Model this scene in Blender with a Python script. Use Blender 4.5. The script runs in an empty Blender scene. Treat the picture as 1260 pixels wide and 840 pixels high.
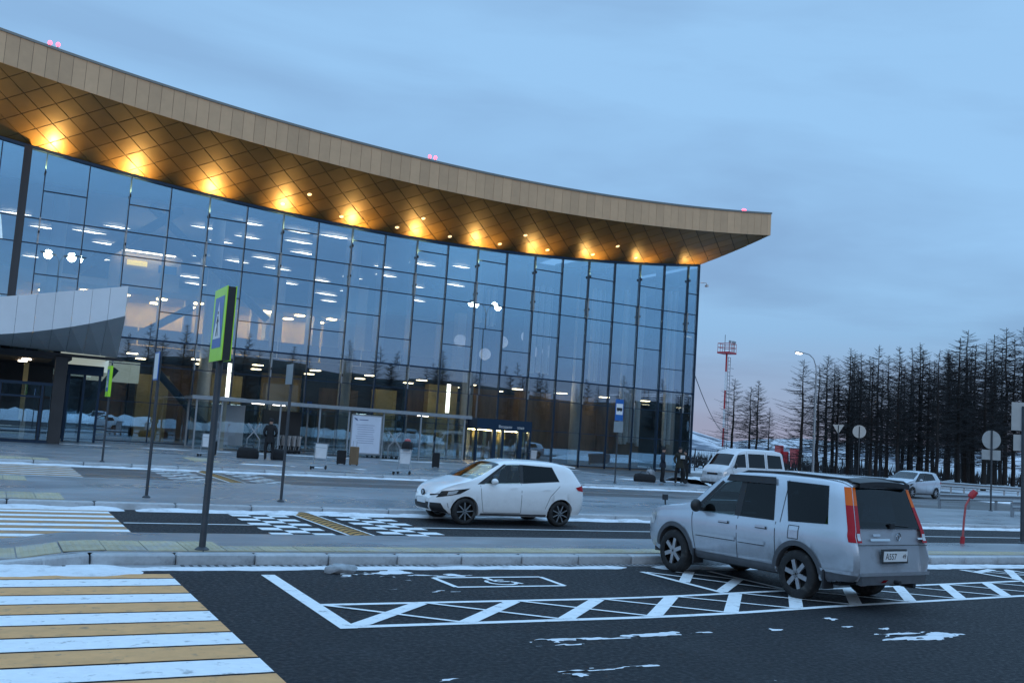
import bpy, bmesh, math, random
from mathutils import Vector, Matrix, noise as mnoise
R = math.radians
rnd = random.Random(11)
sc = bpy.context.scene
COL = sc.collection

# ---------------------------------------------------------------- camera
W0, H0, FPX = 1260.0, 840.0, 1206.0
ROLL, YAW, CAMZ = R(3.8), R(27.8), 1.88
PITCH = math.atan(118.0 * math.cos(ROLL) / FPX)
FWD = Vector((math.sin(YAW) * math.cos(PITCH), math.cos(YAW) * math.cos(PITCH), math.sin(PITCH)))
_r0 = Vector((math.cos(YAW), -math.sin(YAW), 0))
_u0 = _r0.cross(FWD)
RIGHT = math.cos(ROLL) * _r0 + math.sin(ROLL) * _u0
UP = math.cos(ROLL) * _u0 - math.sin(ROLL) * _r0
cd = bpy.data.cameras.new('camera')
cam = bpy.data.objects.new('camera', cd)
COL.objects.link(cam)
m = Matrix((RIGHT, UP, -FWD)).transposed().to_4x4()
m.translation = (0, 0, CAMZ)
cam.matrix_world = m
cd.sensor_fit = 'HORIZONTAL'
cd.sensor_width = 36.0
cd.lens = 36.0 * FPX / W0
cd.clip_start = 0.1
cd.clip_end = 20000
sc.camera = cam

# ---------------------------------------------------------------- world, sun, exposure
SUN_EL, SUN_AZ = R(4.0), R(205.0)            # compass bearing from +Y: behind the camera, to its left
wd = bpy.data.worlds.new('World')
sc.world = wd
wd.use_nodes = True
nt = wd.node_tree
nt.nodes.clear()
wo = nt.nodes.new('ShaderNodeOutputWorld')
bg = nt.nodes.new('ShaderNodeBackground')
sky = nt.nodes.new('ShaderNodeTexSky')
sky.sky_type = 'NISHITA'
sky.sun_disc = False
sky.sun_elevation = SUN_EL
sky.sun_rotation = SUN_AZ
sky.altitude = 0
sky.air_density = 1.0
sky.dust_density = 0.6
sky.ozone_density = 2.5
STR = 0.10
L = nt.links.new
tc = nt.nodes.new('ShaderNodeTexCoord')
mp = nt.nodes.new('ShaderNodeMapping')
mp.inputs['Scale'].default_value = (1.0, 1.0, 4.5)
L(tc.outputs['Generated'], mp.inputs['Vector'])
def wnoise(scale, detail, dist):
    n_ = nt.nodes.new('ShaderNodeTexNoise')
    n_.inputs['Scale'].default_value = scale
    n_.inputs['Detail'].default_value = detail
    n_.inputs['Roughness'].default_value = 0.52
    n_.inputs['Distortion'].default_value = dist
    L(mp.outputs['Vector'], n_.inputs['Vector'])
    return n_
def ramp(p0, c0, p1, c1):
    r_ = nt.nodes.new('ShaderNodeValToRGB')
    r_.color_ramp.elements[0].position = p0
    r_.color_ramp.elements[0].color = (*[c0] * 3, 1)
    r_.color_ramp.elements[1].position = p1
    r_.color_ramp.elements[1].color = (*[c1] * 3, 1)
    return r_
def mixc(a_, b_):
    m_ = nt.nodes.new('ShaderNodeMix')
    m_.data_type = 'RGBA'
    for i_, c_ in ((6, a_), (7, b_)):
        if isinstance(c_, tuple): m_.inputs[i_].default_value = (*[v / STR for v in c_], 1)
        else: L(c_, m_.inputs[i_])
    return m_
# thin veil of cloud over the clear sky, with darker banks that thicken towards the horizon
bank_n = wnoise(1.9, 5.0, 0.5)
bank_r = ramp(0.38, 0.0, 0.62, 1.0)
L(bank_n.outputs['Fac'], bank_r.inputs['Fac'])
sx = nt.nodes.new('ShaderNodeSeparateXYZ')
L(tc.outputs['Generated'], sx.inputs[0])
low = ramp(0.05, 0.95, 0.48, 0.28)
L(sx.outputs['Z'], low.inputs['Fac'])
bf_ = nt.nodes.new('ShaderNodeMath')
bf_.operation = 'MULTIPLY'
L(bank_r.outputs['Color'], bf_.inputs[0])
L(low.outputs['Color'], bf_.inputs[1])
hz = ramp(0.015, 0.78, 0.20, 0.0)
L(sx.outputs['Z'], hz.inputs['Fac'])
hmx = nt.nodes.new('ShaderNodeMath')
hmx.operation = 'ADD'
hmx.use_clamp = True
L(bf_.outputs[0], hmx.inputs[0])
L(hz.outputs['Color'], hmx.inputs[1])
veil = mixc((0.352, 0.632, 0.985), (0.235, 0.395, 0.660))
L(hmx.outputs[0], veil.inputs[0])
pk_r = ramp(0.015, 0.48, 0.12, 0.0)            # rosy twilight belt low in the sky
L(sx.outputs['Z'], pk_r.inputs['Fac'])
belt_ = mixc(veil.outputs[2], (0.50, 0.40, 0.56))
L(pk_r.outputs['Color'], belt_.inputs[0])
zen = ramp(0.42, 1.0, 0.95, 2.0)           # overcast skies brighten towards the zenith
L(sx.outputs['Z'], zen.inputs['Fac'])
vn = wnoise(1.1, 4.0, 0.2)
vr = ramp(0.02, 0.62, 0.30, 0.88)
va = nt.nodes.new('ShaderNodeMath')
va.operation = 'MULTIPLY_ADD'
va.inputs[1].default_value = 0.25
L(vn.outputs['Fac'], va.inputs[0])
L(sx.outputs['Z'], va.inputs[2])
L(va.outputs[0], vr.inputs['Fac'])
vz = nt.nodes.new('ShaderNodeVectorMath')
vz.operation = 'MULTIPLY'
L(belt_.outputs[2], vz.inputs[0])
L(zen.outputs['Color'], vz.inputs[1])
hs = mixc(sky.outputs['Color'], vz.outputs[0])
L(vr.outputs['Color'], hs.inputs[0])
L(hs.outputs[2], bg.inputs['Color'])
bg.inputs['Strength'].default_value = STR
L(bg.outputs[0], wo.inputs['Surface'])

sd = bpy.data.lights.new('sun', 'SUN')
sd.energy = 0.62
sd.angle = R(50)
sd.color = (1.0, 0.90, 0.80)
so = bpy.data.objects.new('sun', sd)
COL.objects.link(so)
sdir = Vector((math.sin(SUN_AZ) * math.cos(SUN_EL), math.cos(SUN_AZ) * math.cos(SUN_EL), math.sin(SUN_EL)))
so.rotation_euler = sdir.to_track_quat('Z', 'Y').to_euler()

sc.view_settings.view_transform = 'Standard'
sc.view_settings.look = 'None'
sc.view_settings.exposure = 0.0
sc.view_settings.gamma = 1.0
sc.view_settings.use_curve_mapping = False
sc.render.engine = 'CYCLES'
sc.cycles.use_denoising = True
sc.cycles.max_bounces = 8
sc.cycles.transparent_max_bounces = 16
sc.cycles.sample_clamp_indirect = 4.0

# ---------------------------------------------------------------- helpers
def at(px, py, depth):
    return Vector((0, 0, CAMZ)) + (FWD + RIGHT * ((px - W0 / 2) / FPX) - UP * ((py - H0 / 2) / FPX)) * depth

def tag(o, label=None, cat=None, group=None, kind=None):
    if label: o['label'] = label
    if cat: o['category'] = cat
    if group: o['group'] = group
    if kind: o['kind'] = kind
    return o

def empty(name, loc=(0, 0, 0), rz=0.0, label=None, cat=None, group=None, scale=1.0):
    o = bpy.data.objects.new(name, None)
    COL.objects.link(o)
    o.location = loc
    o.rotation_euler = (0, 0, rz)
    o.scale = (scale,) * 3
    o.empty_display_size = 0.2
    return tag(o, label, cat, group)

def link(name, me, parent=None, loc=None):
    o = bpy.data.objects.new(name, me)
    COL.objects.link(o)
    if parent: o.parent = parent
    if loc is not None: o.location = loc
    return o

def copy_tree(o, parent=None):
    c = o.copy()
    COL.objects.link(c)
    c.parent = parent
    for ch in list(o.children):
        copy_tree(ch, c)
    return c

class MB:
    def __init__(s):
        s.v, s.f, s.mi, s.cur = [], [], [], 0
    def add(s, vs, fs):
        b = len(s.v)
        s.v += [tuple(p) for p in vs]
        s.f += [tuple(i + b for i in f) for f in fs]
        s.mi += [s.cur] * len(fs)
        return s
    def poly(s, pts):
        return s.add(pts, [tuple(range(len(pts)))])
    def box(s, c, d, rot=None, taper=1.0):
        hx, hy, hz = d[0] / 2, d[1] / 2, d[2] / 2
        vs = [Vector((x * hx * (taper if z > 0 else 1), y * hy * (taper if z > 0 else 1), z * hz)) for z in (-1, 1) for y in (-1, 1) for x in (-1, 1)]
        if rot is not None: vs = [rot @ p for p in vs]
        c = Vector(c)
        return s.add([p + c for p in vs], [(0, 2, 3, 1), (4, 5, 7, 6), (0, 1, 5, 4), (2, 6, 7, 3), (0, 4, 6, 2), (1, 3, 7, 5)])
    def bbox(s, c, d, b=0.01):
        """box with chamfered vertical and top edges"""
        hx, hy, hz = d[0] / 2, d[1] / 2, d[2] / 2
        ring = [(-hx + b, -hy), (hx - b, -hy), (hx, -hy + b), (hx, hy - b), (hx - b, hy), (-hx + b, hy), (-hx, hy - b), (-hx, -hy + b)]
        ins = [(x * (hx - b) / hx, y * (hy - b) / hy) for x, y in ring]
        vs = [(c[0] + x, c[1] + y, c[2] - hz) for x, y in ring] + [(c[0] + x, c[1] + y, c[2] + hz - b) for x, y in ring] + [(c[0] + x, c[1] + y, c[2] + hz) for x, y in ins]
        fs = [tuple(range(7, -1, -1)), tuple(range(16, 24))]
        for k in (0, 8):
            fs += [(k + i, k + (i + 1) % 8, k + 8 + (i + 1) % 8, k + 8 + i) for i in range(8)]
        return s.add(vs, fs)
    def tube(s, pts, r, n=8, cap=True):
        pts = [Vector(p) for p in pts]
        rs = r if isinstance(r, (list, tuple)) else [r] * len(pts)
        vs, fs = [], []
        ref = Vector((0, 0, 1)) if abs((pts[1] - pts[0]).normalized().z) < 0.9 else Vector((1, 0, 0))
        for i, p in enumerate(pts):
            d = (pts[min(i + 1, len(pts) - 1)] - pts[max(i - 1, 0)]).normalized()
            u = d.cross(ref)
            if u.length < 1e-5: u = d.orthogonal()
            u.normalize()
            w = u.cross(d)
            for k in range(n):
                a = 2 * math.pi * k / n
                vs.append(p + (u * math.cos(a) + w * math.sin(a)) * rs[i])
        for i in range(len(pts) - 1):
            for k in range(n):
                fs.append((i * n + k, (i + 1) * n + k, (i + 1) * n + (k + 1) % n, i * n + (k + 1) % n))
        if cap:
            fs.append(tuple(range(n)))
            fs.append(tuple(range((len(pts) - 1) * n + n - 1, (len(pts) - 1) * n - 1, -1)))
        return s.add(vs, fs)
    def lathe(s, prof, n=16, mat=None):
        vs, fs = [], []
        for (r, z) in prof:
            for k in range(n):
                a = 2 * math.pi * k / n
                p = Vector((r * math.cos(a), r * math.sin(a), z))
                vs.append(mat @ p if mat is not None else p)
        for i in range(len(prof) - 1):
            for k in range(n):
                fs.append((i * n + k, i * n + (k + 1) % n, (i + 1) * n + (k + 1) % n, (i + 1) * n + k))
        return s.add(vs, fs)
    def ball(s, c, d, n=12, m=8, rot=None):
        c = Vector(c)
        prof = []
        vs, fs = [], []
        for i in range(m + 1):
            t = math.pi * i / m
            for k in range(n):
                a = 2 * math.pi * k / n
                p = Vector((d[0] / 2 * math.sin(t) * math.cos(a), d[1] / 2 * math.sin(t) * math.sin(a), -d[2] / 2 * math.cos(t)))
                vs.append(c + (rot @ p if rot is not None else p))
        for i in range(m):
            for k in range(n):
                fs.append((i * n + k, i * n + (k + 1) % n, (i + 1) * n + (k + 1) % n, (i + 1) * n + k))
        return s.add(vs, fs)
    def extrude(s, pts2, fn, t0, t1):
        """closed 2-D outline pts2, fn(a, b, t) -> point"""
        n = len(pts2)
        vs = [fn(a, b, t0) for a, b in pts2] + [fn(a, b, t1) for a, b in pts2]
        fs = [tuple(range(n - 1, -1, -1)), tuple(range(n, 2 * n))] + [(i, (i + 1) % n, n + (i + 1) % n, n + i) for i in range(n)]
        return s.add(vs, fs)
    def grid(s, fn, nu, nv):
        vs = [fn(i / nu, j / nv) for j in range(nv + 1) for i in range(nu + 1)]
        fs = [(j * (nu + 1) + i, j * (nu + 1) + i + 1, (j + 1) * (nu + 1) + i + 1, (j + 1) * (nu + 1) + i) for j in range(nv) for i in range(nu)]
        return s.add(vs, fs)
    def mesh(s, name, mats, smooth=None, recalc=True):
        me = bpy.data.meshes.new(name)
        me.from_pydata(s.v, [], s.f)
        for mt in (mats if isinstance(mats, (list, tuple)) else [mats]):
            me.materials.append(mt)
        if any(s.mi): me.polygons.foreach_set('material_index', s.mi)
        if recalc:
            bm = bmesh.new()
            bm.from_mesh(me)
            bmesh.ops.remove_doubles(bm, verts=bm.verts, dist=1e-5)
            bmesh.ops.recalc_face_normals(bm, faces=bm.faces)
            bm.to_mesh(me)
            bm.free()
        if smooth is not None:
            me.polygons.foreach_set('use_smooth', [True] * len(me.polygons))
            me.set_sharp_from_angle(angle=R(smooth))
        me.update()
        return me
    def build(s, name, mats, parent=None, smooth=None, loc=None, recalc=True):
        return link(name, s.mesh(name, mats, smooth, recalc), parent, loc)

def interp(tab, x):
    if x <= tab[0][0]: return tab[0][1]
    for (a, p), (b, q) in zip(tab, tab[1:]):
        if x <= b: return p + (q - p) * (x - a) / (b - a)
    return tab[-1][1]

def sstep(a, b, x):
    t = min(1, max(0, (x - a) / (b - a)))
    return t * t * (3 - 2 * t)

def spline(tab, x):
    """monotone-ish cubic through a table"""
    if x <= tab[0][0]: return tab[0][1]
    if x >= tab[-1][0]: return tab[-1][1]
    for i in range(len(tab) - 1):
        x0, y0 = tab[i]
        x1, y1 = tab[i + 1]
        if x <= x1:
            h = x1 - x0
            d = (y1 - y0) / h
            dl = (y0 - tab[i - 1][1]) / (x0 - tab[i - 1][0]) if i > 0 else d
            dr = (tab[i + 2][1] - y1) / (tab[i + 2][0] - x1) if i + 2 < len(tab) else d
            m0 = 0 if dl * d <= 0 else 2 * dl * d / (dl + d)
            m1 = 0 if dr * d <= 0 else 2 * dr * d / (dr + d)
            t = (x - x0) / h
            return (2*t**3-3*t*t+1)*y0 + (t**3-2*t*t+t)*h*m0 + (-2*t**3+3*t*t)*y1 + (t**3-t*t)*h*m1

# ---------------------------------------------------------------- materials
def mat(name, col, rough=0.6, metal=0.0, var=0.0, scale=4.0, bump=0.0, bscale=60.0, coat=0.0, spec=0.5, world=False,
        rvar=0.0, dirt=0.0, second=None, sec_lo=0.5, sec_hi=0.6, sec_scale=1.2, rand=0.0, stretch=(1, 1, 1)):
    mt = bpy.data.materials.new(name)
    mt.use_nodes = True
    n = mt.node_tree.nodes
    l = mt.node_tree.links.new
    b = n['Principled BSDF']
    b.inputs['Roughness'].default_value = rough
    b.inputs['Metallic'].default_value = metal
    b.inputs['Specular IOR Level'].default_value = spec
    b.inputs['Coat Weight'].default_value = coat
    b.inputs['Coat Roughness'].default_value = 0.08
    b.inputs['Base Color'].default_value = (*col, 1)
    if not (var or bump or second or rand or rvar or dirt): return mt
    if world:
        g = n.new('ShaderNodeNewGeometry'); vec = g.outputs['Position']
    else:
        g = n.new('ShaderNodeTexCoord'); vec = g.outputs['Object']
    mpn = n.new('ShaderNodeMapping')
    mpn.inputs['Scale'].default_value = stretch
    l(vec, mpn.inputs['Vector'])
    vec = mpn.outputs['Vector']
    def nse(s, d=5, rg=0.6):
        t = n.new('ShaderNodeTexNoise')
        t.inputs['Scale'].default_value = s
        t.inputs['Detail'].default_value = d
        t.inputs['Roughness'].default_value = rg
        l(vec, t.inputs['Vector'])
        return t.outputs['Fac']
    cur = None
    if var:
        r = n.new('ShaderNodeValToRGB')
        r.color_ramp.elements[0].position = 0.3
        r.color_ramp.elements[1].position = 0.7
        r.color_ramp.elements[0].color = (*[c * (1 - var) for c in col], 1)
        r.color_ramp.elements[1].color = (*[min(1, c * (1 + var)) for c in col], 1)
        l(nse(scale), r.inputs['Fac'])
        cur = r.outputs['Color']
    if second:
        r = n.new('ShaderNodeValToRGB')
        r.color_ramp.elements[0].position = sec_lo
        r.color_ramp.elements[1].position = sec_hi
        r.color_ramp.elements[0].color = (0, 0, 0, 1)
        r.color_ramp.elements[1].color = (1, 1, 1, 1)
        l(nse(sec_scale, 8, 0.65), r.inputs['Fac'])
        mx = n.new('ShaderNodeMix')
        mx.data_type = 'RGBA'
        mx.inputs[6].default_value = (*col, 1)
        if cur: l(cur, mx.inputs[6])
        mx.inputs[7].default_value = (*second, 1)
        l(r.outputs['Color'], mx.inputs[0])
        cur = mx.outputs[2]
    if dirt:
        tcd = n.new('ShaderNodeTexCoord')
        sz_ = n.new('ShaderNodeSeparateXYZ')
        l(tcd.outputs['Object'], sz_.inputs[0])
        m1 = n.new('ShaderNodeMapRange')
        m1.inputs['From Min'].default_value = 0.85
        m1.inputs['From Max'].default_value = 0.22
        m1.inputs['To Min'].default_value = -0.25
        m1.inputs['To Max'].default_value = 0.62
        l(sz_.outputs['Z'], m1.inputs['Value'])
        ad = n.new('ShaderNodeMath')
        ad.operation = 'ADD'
        l(m1.outputs[0], ad.inputs[0])
        l(nse(7.0, 8, 0.7), ad.inputs[1])
        rd = n.new('ShaderNodeValToRGB')
        rd.color_ramp.elements[0].position = 0.50
        rd.color_ramp.elements[1].position = 1.15 if False else 1.0
        rd.color_ramp.elements[0].color = (0, 0, 0, 1)
        rd.color_ramp.elements[1].color = (dirt, dirt, dirt, 1)
        l(ad.outputs[0], rd.inputs['Fac'])
        mxd = n.new('ShaderNodeMix')
        mxd.data_type = 'RGBA'
        mxd.inputs[6].default_value = (*col, 1)
        if cur: l(cur, mxd.inputs[6])
        mxd.inputs[7].default_value = (0.17, 0.165, 0.16, 1)
        l(rd.outputs['Color'], mxd.inputs[0])
        cur = mxd.outputs[2]
    if rand:
        oi = n.new('ShaderNodeObjectInfo')
        mr = n.new('ShaderNodeMapRange')
        mr.inputs['To Min'].default_value = 1 - rand
        mr.inputs['To Max'].default_value = 1 + rand
        l(oi.outputs['Random'], mr.inputs['Value'])
        hv = n.new('ShaderNodeHueSaturation')
        hv.inputs['Color'].default_value = (*col, 1)
        if cur: l(cur, hv.inputs['Color'])
        l(mr.outputs[0], hv.inputs['Value'])
        cur = hv.outputs['Color']
    if cur: l(cur, b.inputs['Base Color'])
    if rvar:
        mr = n.new('ShaderNodeMapRange')
        mr.inputs['From Min'].default_value = 0.35
        mr.inputs['From Max'].default_value = 0.65
        mr.inputs['To Min'].default_value = max(0.02, rough - rvar)
        mr.inputs['To Max'].default_value = min(1, rough + rvar)
        l(nse(scale * 0.5), mr.inputs['Value'])
        l(mr.outputs[0], b.inputs['Roughness'])
    if bump:
        bp = n.new('ShaderNodeBump')
        bp.inputs['Strength'].default_value = bump
        bp.inputs['Distance'].default_value = 0.02
        l(nse(bscale, 3), bp.inputs['Height'])
        l(bp.outputs[0], b.inputs['Normal'])
    return mt

def emit(name, col, strength):
    mt = bpy.data.materials.new(name)
    mt.use_nodes = True
    n = mt.node_tree.nodes
    b = n['Principled BSDF']
    b.inputs['Base Color'].default_value = (*col, 1)
    b.inputs['Emission Color'].default_value = (*col, 1)
    b.inputs['Emission Strength'].default_value = strength
    return mt

def pane_mat(name, refl, tint, trans, rough=0.0, f0=0.5):
    """thin glazing: mirror coat over a tinted see-through sheet"""
    mt = bpy.data.materials.new(name)
    mt.use_nodes = True
    n = mt.node_tree.nodes
    l = mt.node_tree.links.new
    n.clear()
    o = n.new('ShaderNodeOutputMaterial')
    g = n.new('ShaderNodeBsdfGlossy')
    g.inputs['Color'].default_value = (*refl, 1)
    g.inputs['Roughness'].default_value = rough
    t = n.new('ShaderNodeBsdfTransparent')
    t.inputs['Color'].default_value = (*trans, 1)
    lw = n.new('ShaderNodeFresnel')
    lw.inputs['IOR'].default_value = 1.5
    mr = n.new('ShaderNodeMapRange')
    mr.inputs['From Min'].default_value = 0.04
    mr.inputs['To Min'].default_value = f0
    mr.inputs['To Max'].default_value = 1.0
    mx = n.new('ShaderNodeMixShader')
    l(lw.outputs[0], mr.inputs['Value'])
    l(mr.outputs[0], mx.inputs[0])
    l(t.outputs[0], mx.inputs[1])
    l(g.outputs[0], mx.inputs[2])
    l(mx.outputs[0], o.inputs['Surface'])
    return mt

M = {}
M['asphalt'] = mat('asphalt', (0.0105, 0.0115, 0.0145), 0.70, var=0.55, scale=40, spec=0.32, bump=0.6, bscale=110, world=True, rvar=0.2, second=(0.026, 0.0275, 0.031), sec_lo=0.52, sec_hi=0.76, sec_scale=0.9, stretch=(1, 1, 1))
M['asphalt_old'] = mat('worn_asphalt', (0.075, 0.068, 0.066), 0.45, var=0.3, scale=0.8, bump=0.3, bscale=60, world=True, rvar=0.2, second=(0.13, 0.13, 0.14), sec_lo=0.5, sec_hi=0.62, sec_scale=0.5, stretch=(0.35, 1, 1))
M['paving'] = mat('damp_paving', (0.20, 0.21, 0.225), 0.34, var=0.18, scale=0.7, bump=0.15, bscale=50, world=True, rvar=0.15, second=(0.30, 0.315, 0.335), sec_lo=0.5, sec_hi=0.65, sec_scale=0.6, stretch=(0.5, 1, 1))
M['kerb'] = mat('kerb_granite', (0.42, 0.435, 0.45), 0.6, var=0.2, scale=6, bump=0.2, bscale=80, rand=0.14, second=(0.2, 0.2, 0.21), sec_lo=0.55, sec_hi=0.7, sec_scale=3)
M['snow'] = mat('snow', (0.74, 0.76, 0.79), 0.75, var=0.10, scale=6, bump=0.8, bscale=16, world=True, second=(0.36, 0.365, 0.37), sec_lo=0.53, sec_hi=0.74, sec_scale=3.0)
M['snow_dirty'] = mat('trodden_snow', (0.50, 0.52, 0.55), 0.8, var=0.25, scale=0.25, bump=0.6, bscale=3, world=True, second=(0.16, 0.15, 0.14), sec_lo=0.55, sec_hi=0.72, sec_scale=0.12)
M['line_white'] = mat('white_road_paint', (0.83, 0.85, 0.86), 0.55, var=0.06, scale=9, bump=0.2, bscale=70, world=True, second=(0.14, 0.145, 0.155), sec_lo=0.57, sec_hi=0.76, sec_scale=7)
M['line_yellow'] = mat('yellow_road_paint', (0.70, 0.35, 0.13), 0.55, var=0.12, scale=5, bump=0.2, bscale=70, world=True, second=(0.16, 0.13, 0.09), sec_lo=0.56, sec_hi=0.76, sec_scale=7)
M['line_worn_w'] = mat('worn_white_paint', (0.56, 0.57, 0.58), 0.6, var=0.15, scale=4, world=True, second=(0.16, 0.16, 0.17), sec_lo=0.52, sec_hi=0.68, sec_scale=2.5)
M['line_worn_y'] = mat('worn_yellow_paint', (0.42, 0.24, 0.115), 0.6, var=0.15, scale=4, world=True, second=(0.20, 0.19, 0.19), sec_lo=0.52, sec_hi=0.68, sec_scale=2.5)
M['tactile'] = mat('tactile_yellow', (0.42, 0.37, 0.25), 0.6, var=0.15, scale=5, rand=0.12, world=True, second=(0.33, 0.33, 0.32), sec_lo=0.5, sec_hi=0.65, sec_scale=1.5)
M['rubber_y'] = mat('hump_yellow', (0.42, 0.22, 0.05), 0.6, var=0.2, scale=12)
M['rubber'] = mat('black_rubber', (0.018, 0.018, 0.02), 0.7, var=0.2, scale=10)
M['steel'] = mat('galvanised_steel', (0.33, 0.35, 0.37), 0.45, 0.7, var=0.12, scale=8)
M['pole'] = mat('dark_grey_pole', (0.06, 0.066, 0.075), 0.5, 0.4, var=0.2, scale=6)
M['dark'] = mat('dark_plastic', (0.018, 0.019, 0.022), 0.5, var=0.15, scale=8)
M['frame'] = mat('curtain_wall_frame', (0.015, 0.038, 0.075), 0.4, 0.5)
M['white'] = mat('white_enamel', (0.72, 0.73, 0.75), 0.4, var=0.04, scale=6)
M['grey'] = mat('grey_paint', (0.30, 0.31, 0.33), 0.5, var=0.1, scale=5)
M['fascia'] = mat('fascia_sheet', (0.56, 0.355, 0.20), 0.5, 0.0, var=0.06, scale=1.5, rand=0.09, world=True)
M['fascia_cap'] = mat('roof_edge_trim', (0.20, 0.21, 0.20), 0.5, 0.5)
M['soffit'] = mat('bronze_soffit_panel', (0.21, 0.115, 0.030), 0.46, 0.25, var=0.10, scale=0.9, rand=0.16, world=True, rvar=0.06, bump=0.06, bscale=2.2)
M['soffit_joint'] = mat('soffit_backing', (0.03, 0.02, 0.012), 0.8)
M['roof'] = mat('roof_sheet', (0.25, 0.26, 0.27), 0.6, 0.2, var=0.1, scale=0.5)
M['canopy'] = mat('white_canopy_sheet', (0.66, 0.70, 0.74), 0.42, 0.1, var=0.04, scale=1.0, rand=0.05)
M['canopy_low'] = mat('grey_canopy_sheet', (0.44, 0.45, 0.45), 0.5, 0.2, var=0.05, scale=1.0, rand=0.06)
M['pane'] = pane_mat('facade_glass', (0.58, 0.83, 1.0), None, (0.93, 0.95, 0.95), 0.0, 0.43)
M['pane_low'] = pane_mat('lower_facade_glass', (0.66, 0.86, 1.0), None, (0.90, 0.94, 0.94), 0.0, 0.26)
M['clear'] = pane_mat('shelter_glass', (0.85, 0.93, 0.97), None, (0.90, 0.94, 0.95), 0.0, 0.10)
M['in_floor'] = mat('hall_floor', (0.30, 0.28, 0.25), 0.3, var=0.08, scale=0.5, world=True)
M['in_wall'] = mat('hall_wall', (0.52, 0.45, 0.36), 0.6, var=0.12, scale=0.4, world=True)
M['in_wood'] = mat('wood_panel', (0.20, 0.125, 0.065), 0.5, var=0.25, scale=1.2, world=True, rand=0.2, stretch=(3, 3, 0.4))
M['in_yellow'] = mat('yellow_kiosk', (0.55, 0.42, 0.17), 0.5, var=0.15, scale=1.5, world=True)
M['in_dark'] = mat('dark_interior', (0.035, 0.036, 0.04), 0.6, var=0.2, scale=1)
M['in_ceiling'] = mat('slatted_ceiling', (0.16, 0.17, 0.18), 0.6, var=0.1, scale=1.0, world=True)
M['column'] = mat('pale_column', (0.55, 0.56, 0.57), 0.5, var=0.04, scale=1)
M['lamp_white'] = emit('lamp_panel', (1.0, 0.90, 0.74), 9.0)
M['lamp_warm'] = emit('warm_lamp_panel', (1.0, 0.78, 0.48), 10.0)
M['lamp_gallery'] = emit('gallery_lamp_panel', (1.0, 0.70, 0.30), 62.0)
M['lamp_tube'] = emit('lamp_tube', (1.0, 0.95, 0.85), 5.0)
M['lamp_street'] = emit('street_lamp_lens', (1.0, 0.90, 0.74), 30.0)
M['lamp_flood'] = emit('floodlight_lens', (1.0, 0.88, 0.7), 30.0)
M['fin_white'] = mat('pale_fin', (0.85, 0.9, 0.94), 0.4)
M['fin'] = mat('blue_grey_fin', (0.03, 0.05, 0.08), 0.4, 0.2)
M['lamp_red'] = emit('aviation_red', (1.0, 0.10, 0.16), 4.0)
M['lamp_amber'] = emit('lit_reflector', (1.0, 0.55, 0.2), 3.0)
M['sign_green'] = mat('fluorescent_sheeting', (0.42, 0.80, 0.03), 0.35, var=0.05, scale=5)
M['sign_blue'] = mat('blue_sheeting', (0.02, 0.13, 0.42), 0.35)
M['sign_white'] = mat('white_sheeting', (0.78, 0.79, 0.80), 0.35)
M['sign_black'] = mat('black_print', (0.01, 0.01, 0.012), 0.5)
M['sign_back'] = mat('sign_back_metal', (0.36, 0.40, 0.42), 0.4, 0.6, var=0.08, scale=5)
M['red'] = mat('red_paint', (0.42, 0.02, 0.03), 0.45, var=0.1, scale=6)
M['red_pale'] = mat('faded_red_paint', (0.45, 0.09, 0.09), 0.55, var=0.2, scale=9)
M['bark'] = mat('larch_bark', (0.018, 0.014, 0.013), 0.9, var=0.3, scale=6)
M['twig'] = mat('larch_twig', (0.020, 0.018, 0.019), 0.9, var=0.25, scale=1.5)
M['hill'] = mat('snowy_hill', (0.62, 0.62, 0.66), 0.9, var=0.12, scale=0.004, world=True, second=(0.13, 0.15, 0.19), sec_lo=0.48, sec_hi=0.56, sec_scale=0.006)
M['tyre'] = mat('tyre', (0.018, 0.018, 0.019), 0.85, var=0.25, scale=14, second=(0.07, 0.068, 0.065), sec_lo=0.52, sec_hi=0.7, sec_scale=6)
M['alloy'] = mat('alloy_rim', (0.48, 0.49, 0.51), 0.35, 0.85, var=0.12, scale=12)
M['black_rim'] = mat('black_rim', (0.012, 0.012, 0.013), 0.35, 0.3)
M['car_glass'] = mat('tinted_car_glass', (0.006, 0.008, 0.011), 0.04, spec=0.35)
M['car_glass_teal'] = mat('green_tinted_car_glass', (0.035, 0.10, 0.10), 0.04, spec=0.4)
M['paint_white'] = mat('white_car_paint', (0.86, 0.87, 0.88), 0.25, var=0.02, scale=3, coat=0.7, second=(0.52, 0.52, 0.52), sec_lo=0.68, sec_hi=0.9, sec_scale=2.0, dirt=0.16)
M['paint_silver'] = mat('silver_car_paint', (0.56, 0.60, 0.655), 0.25, 0.50, var=0.03, scale=3, coat=0.6, second=(0.26, 0.26, 0.26), sec_lo=0.60, sec_hi=0.86, sec_scale=1.8, dirt=0.26)
M['glass_clear'] = pane_mat('clear_car_glass', (0.95, 0.98, 1.0), None, (0.86, 0.97, 0.95), 0.0, 0.045)
M['glass_tint'] = pane_mat('privacy_car_glass', (0.95, 0.98, 1.0), None, (0.10, 0.12, 0.14), 0.0, 0.028)
M['trim'] = mat('cabin_trim', (0.03, 0.032, 0.035), 0.8, var=0.2, scale=9)
M['paint_van'] = mat('dull_white_van_paint', (0.66, 0.68, 0.71), 0.35, var=0.05, scale=2, coat=0.3, second=(0.38, 0.38, 0.38), sec_lo=0.6, sec_hi=0.85, sec_scale=1.6, dirt=0.75)
M['cladding'] = mat('grey_cladding', (0.085, 0.09, 0.10), 0.6, var=0.15, scale=6)
M['seam'] = mat('panel_gap', (0.03, 0.032, 0.035), 0.7)
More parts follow.
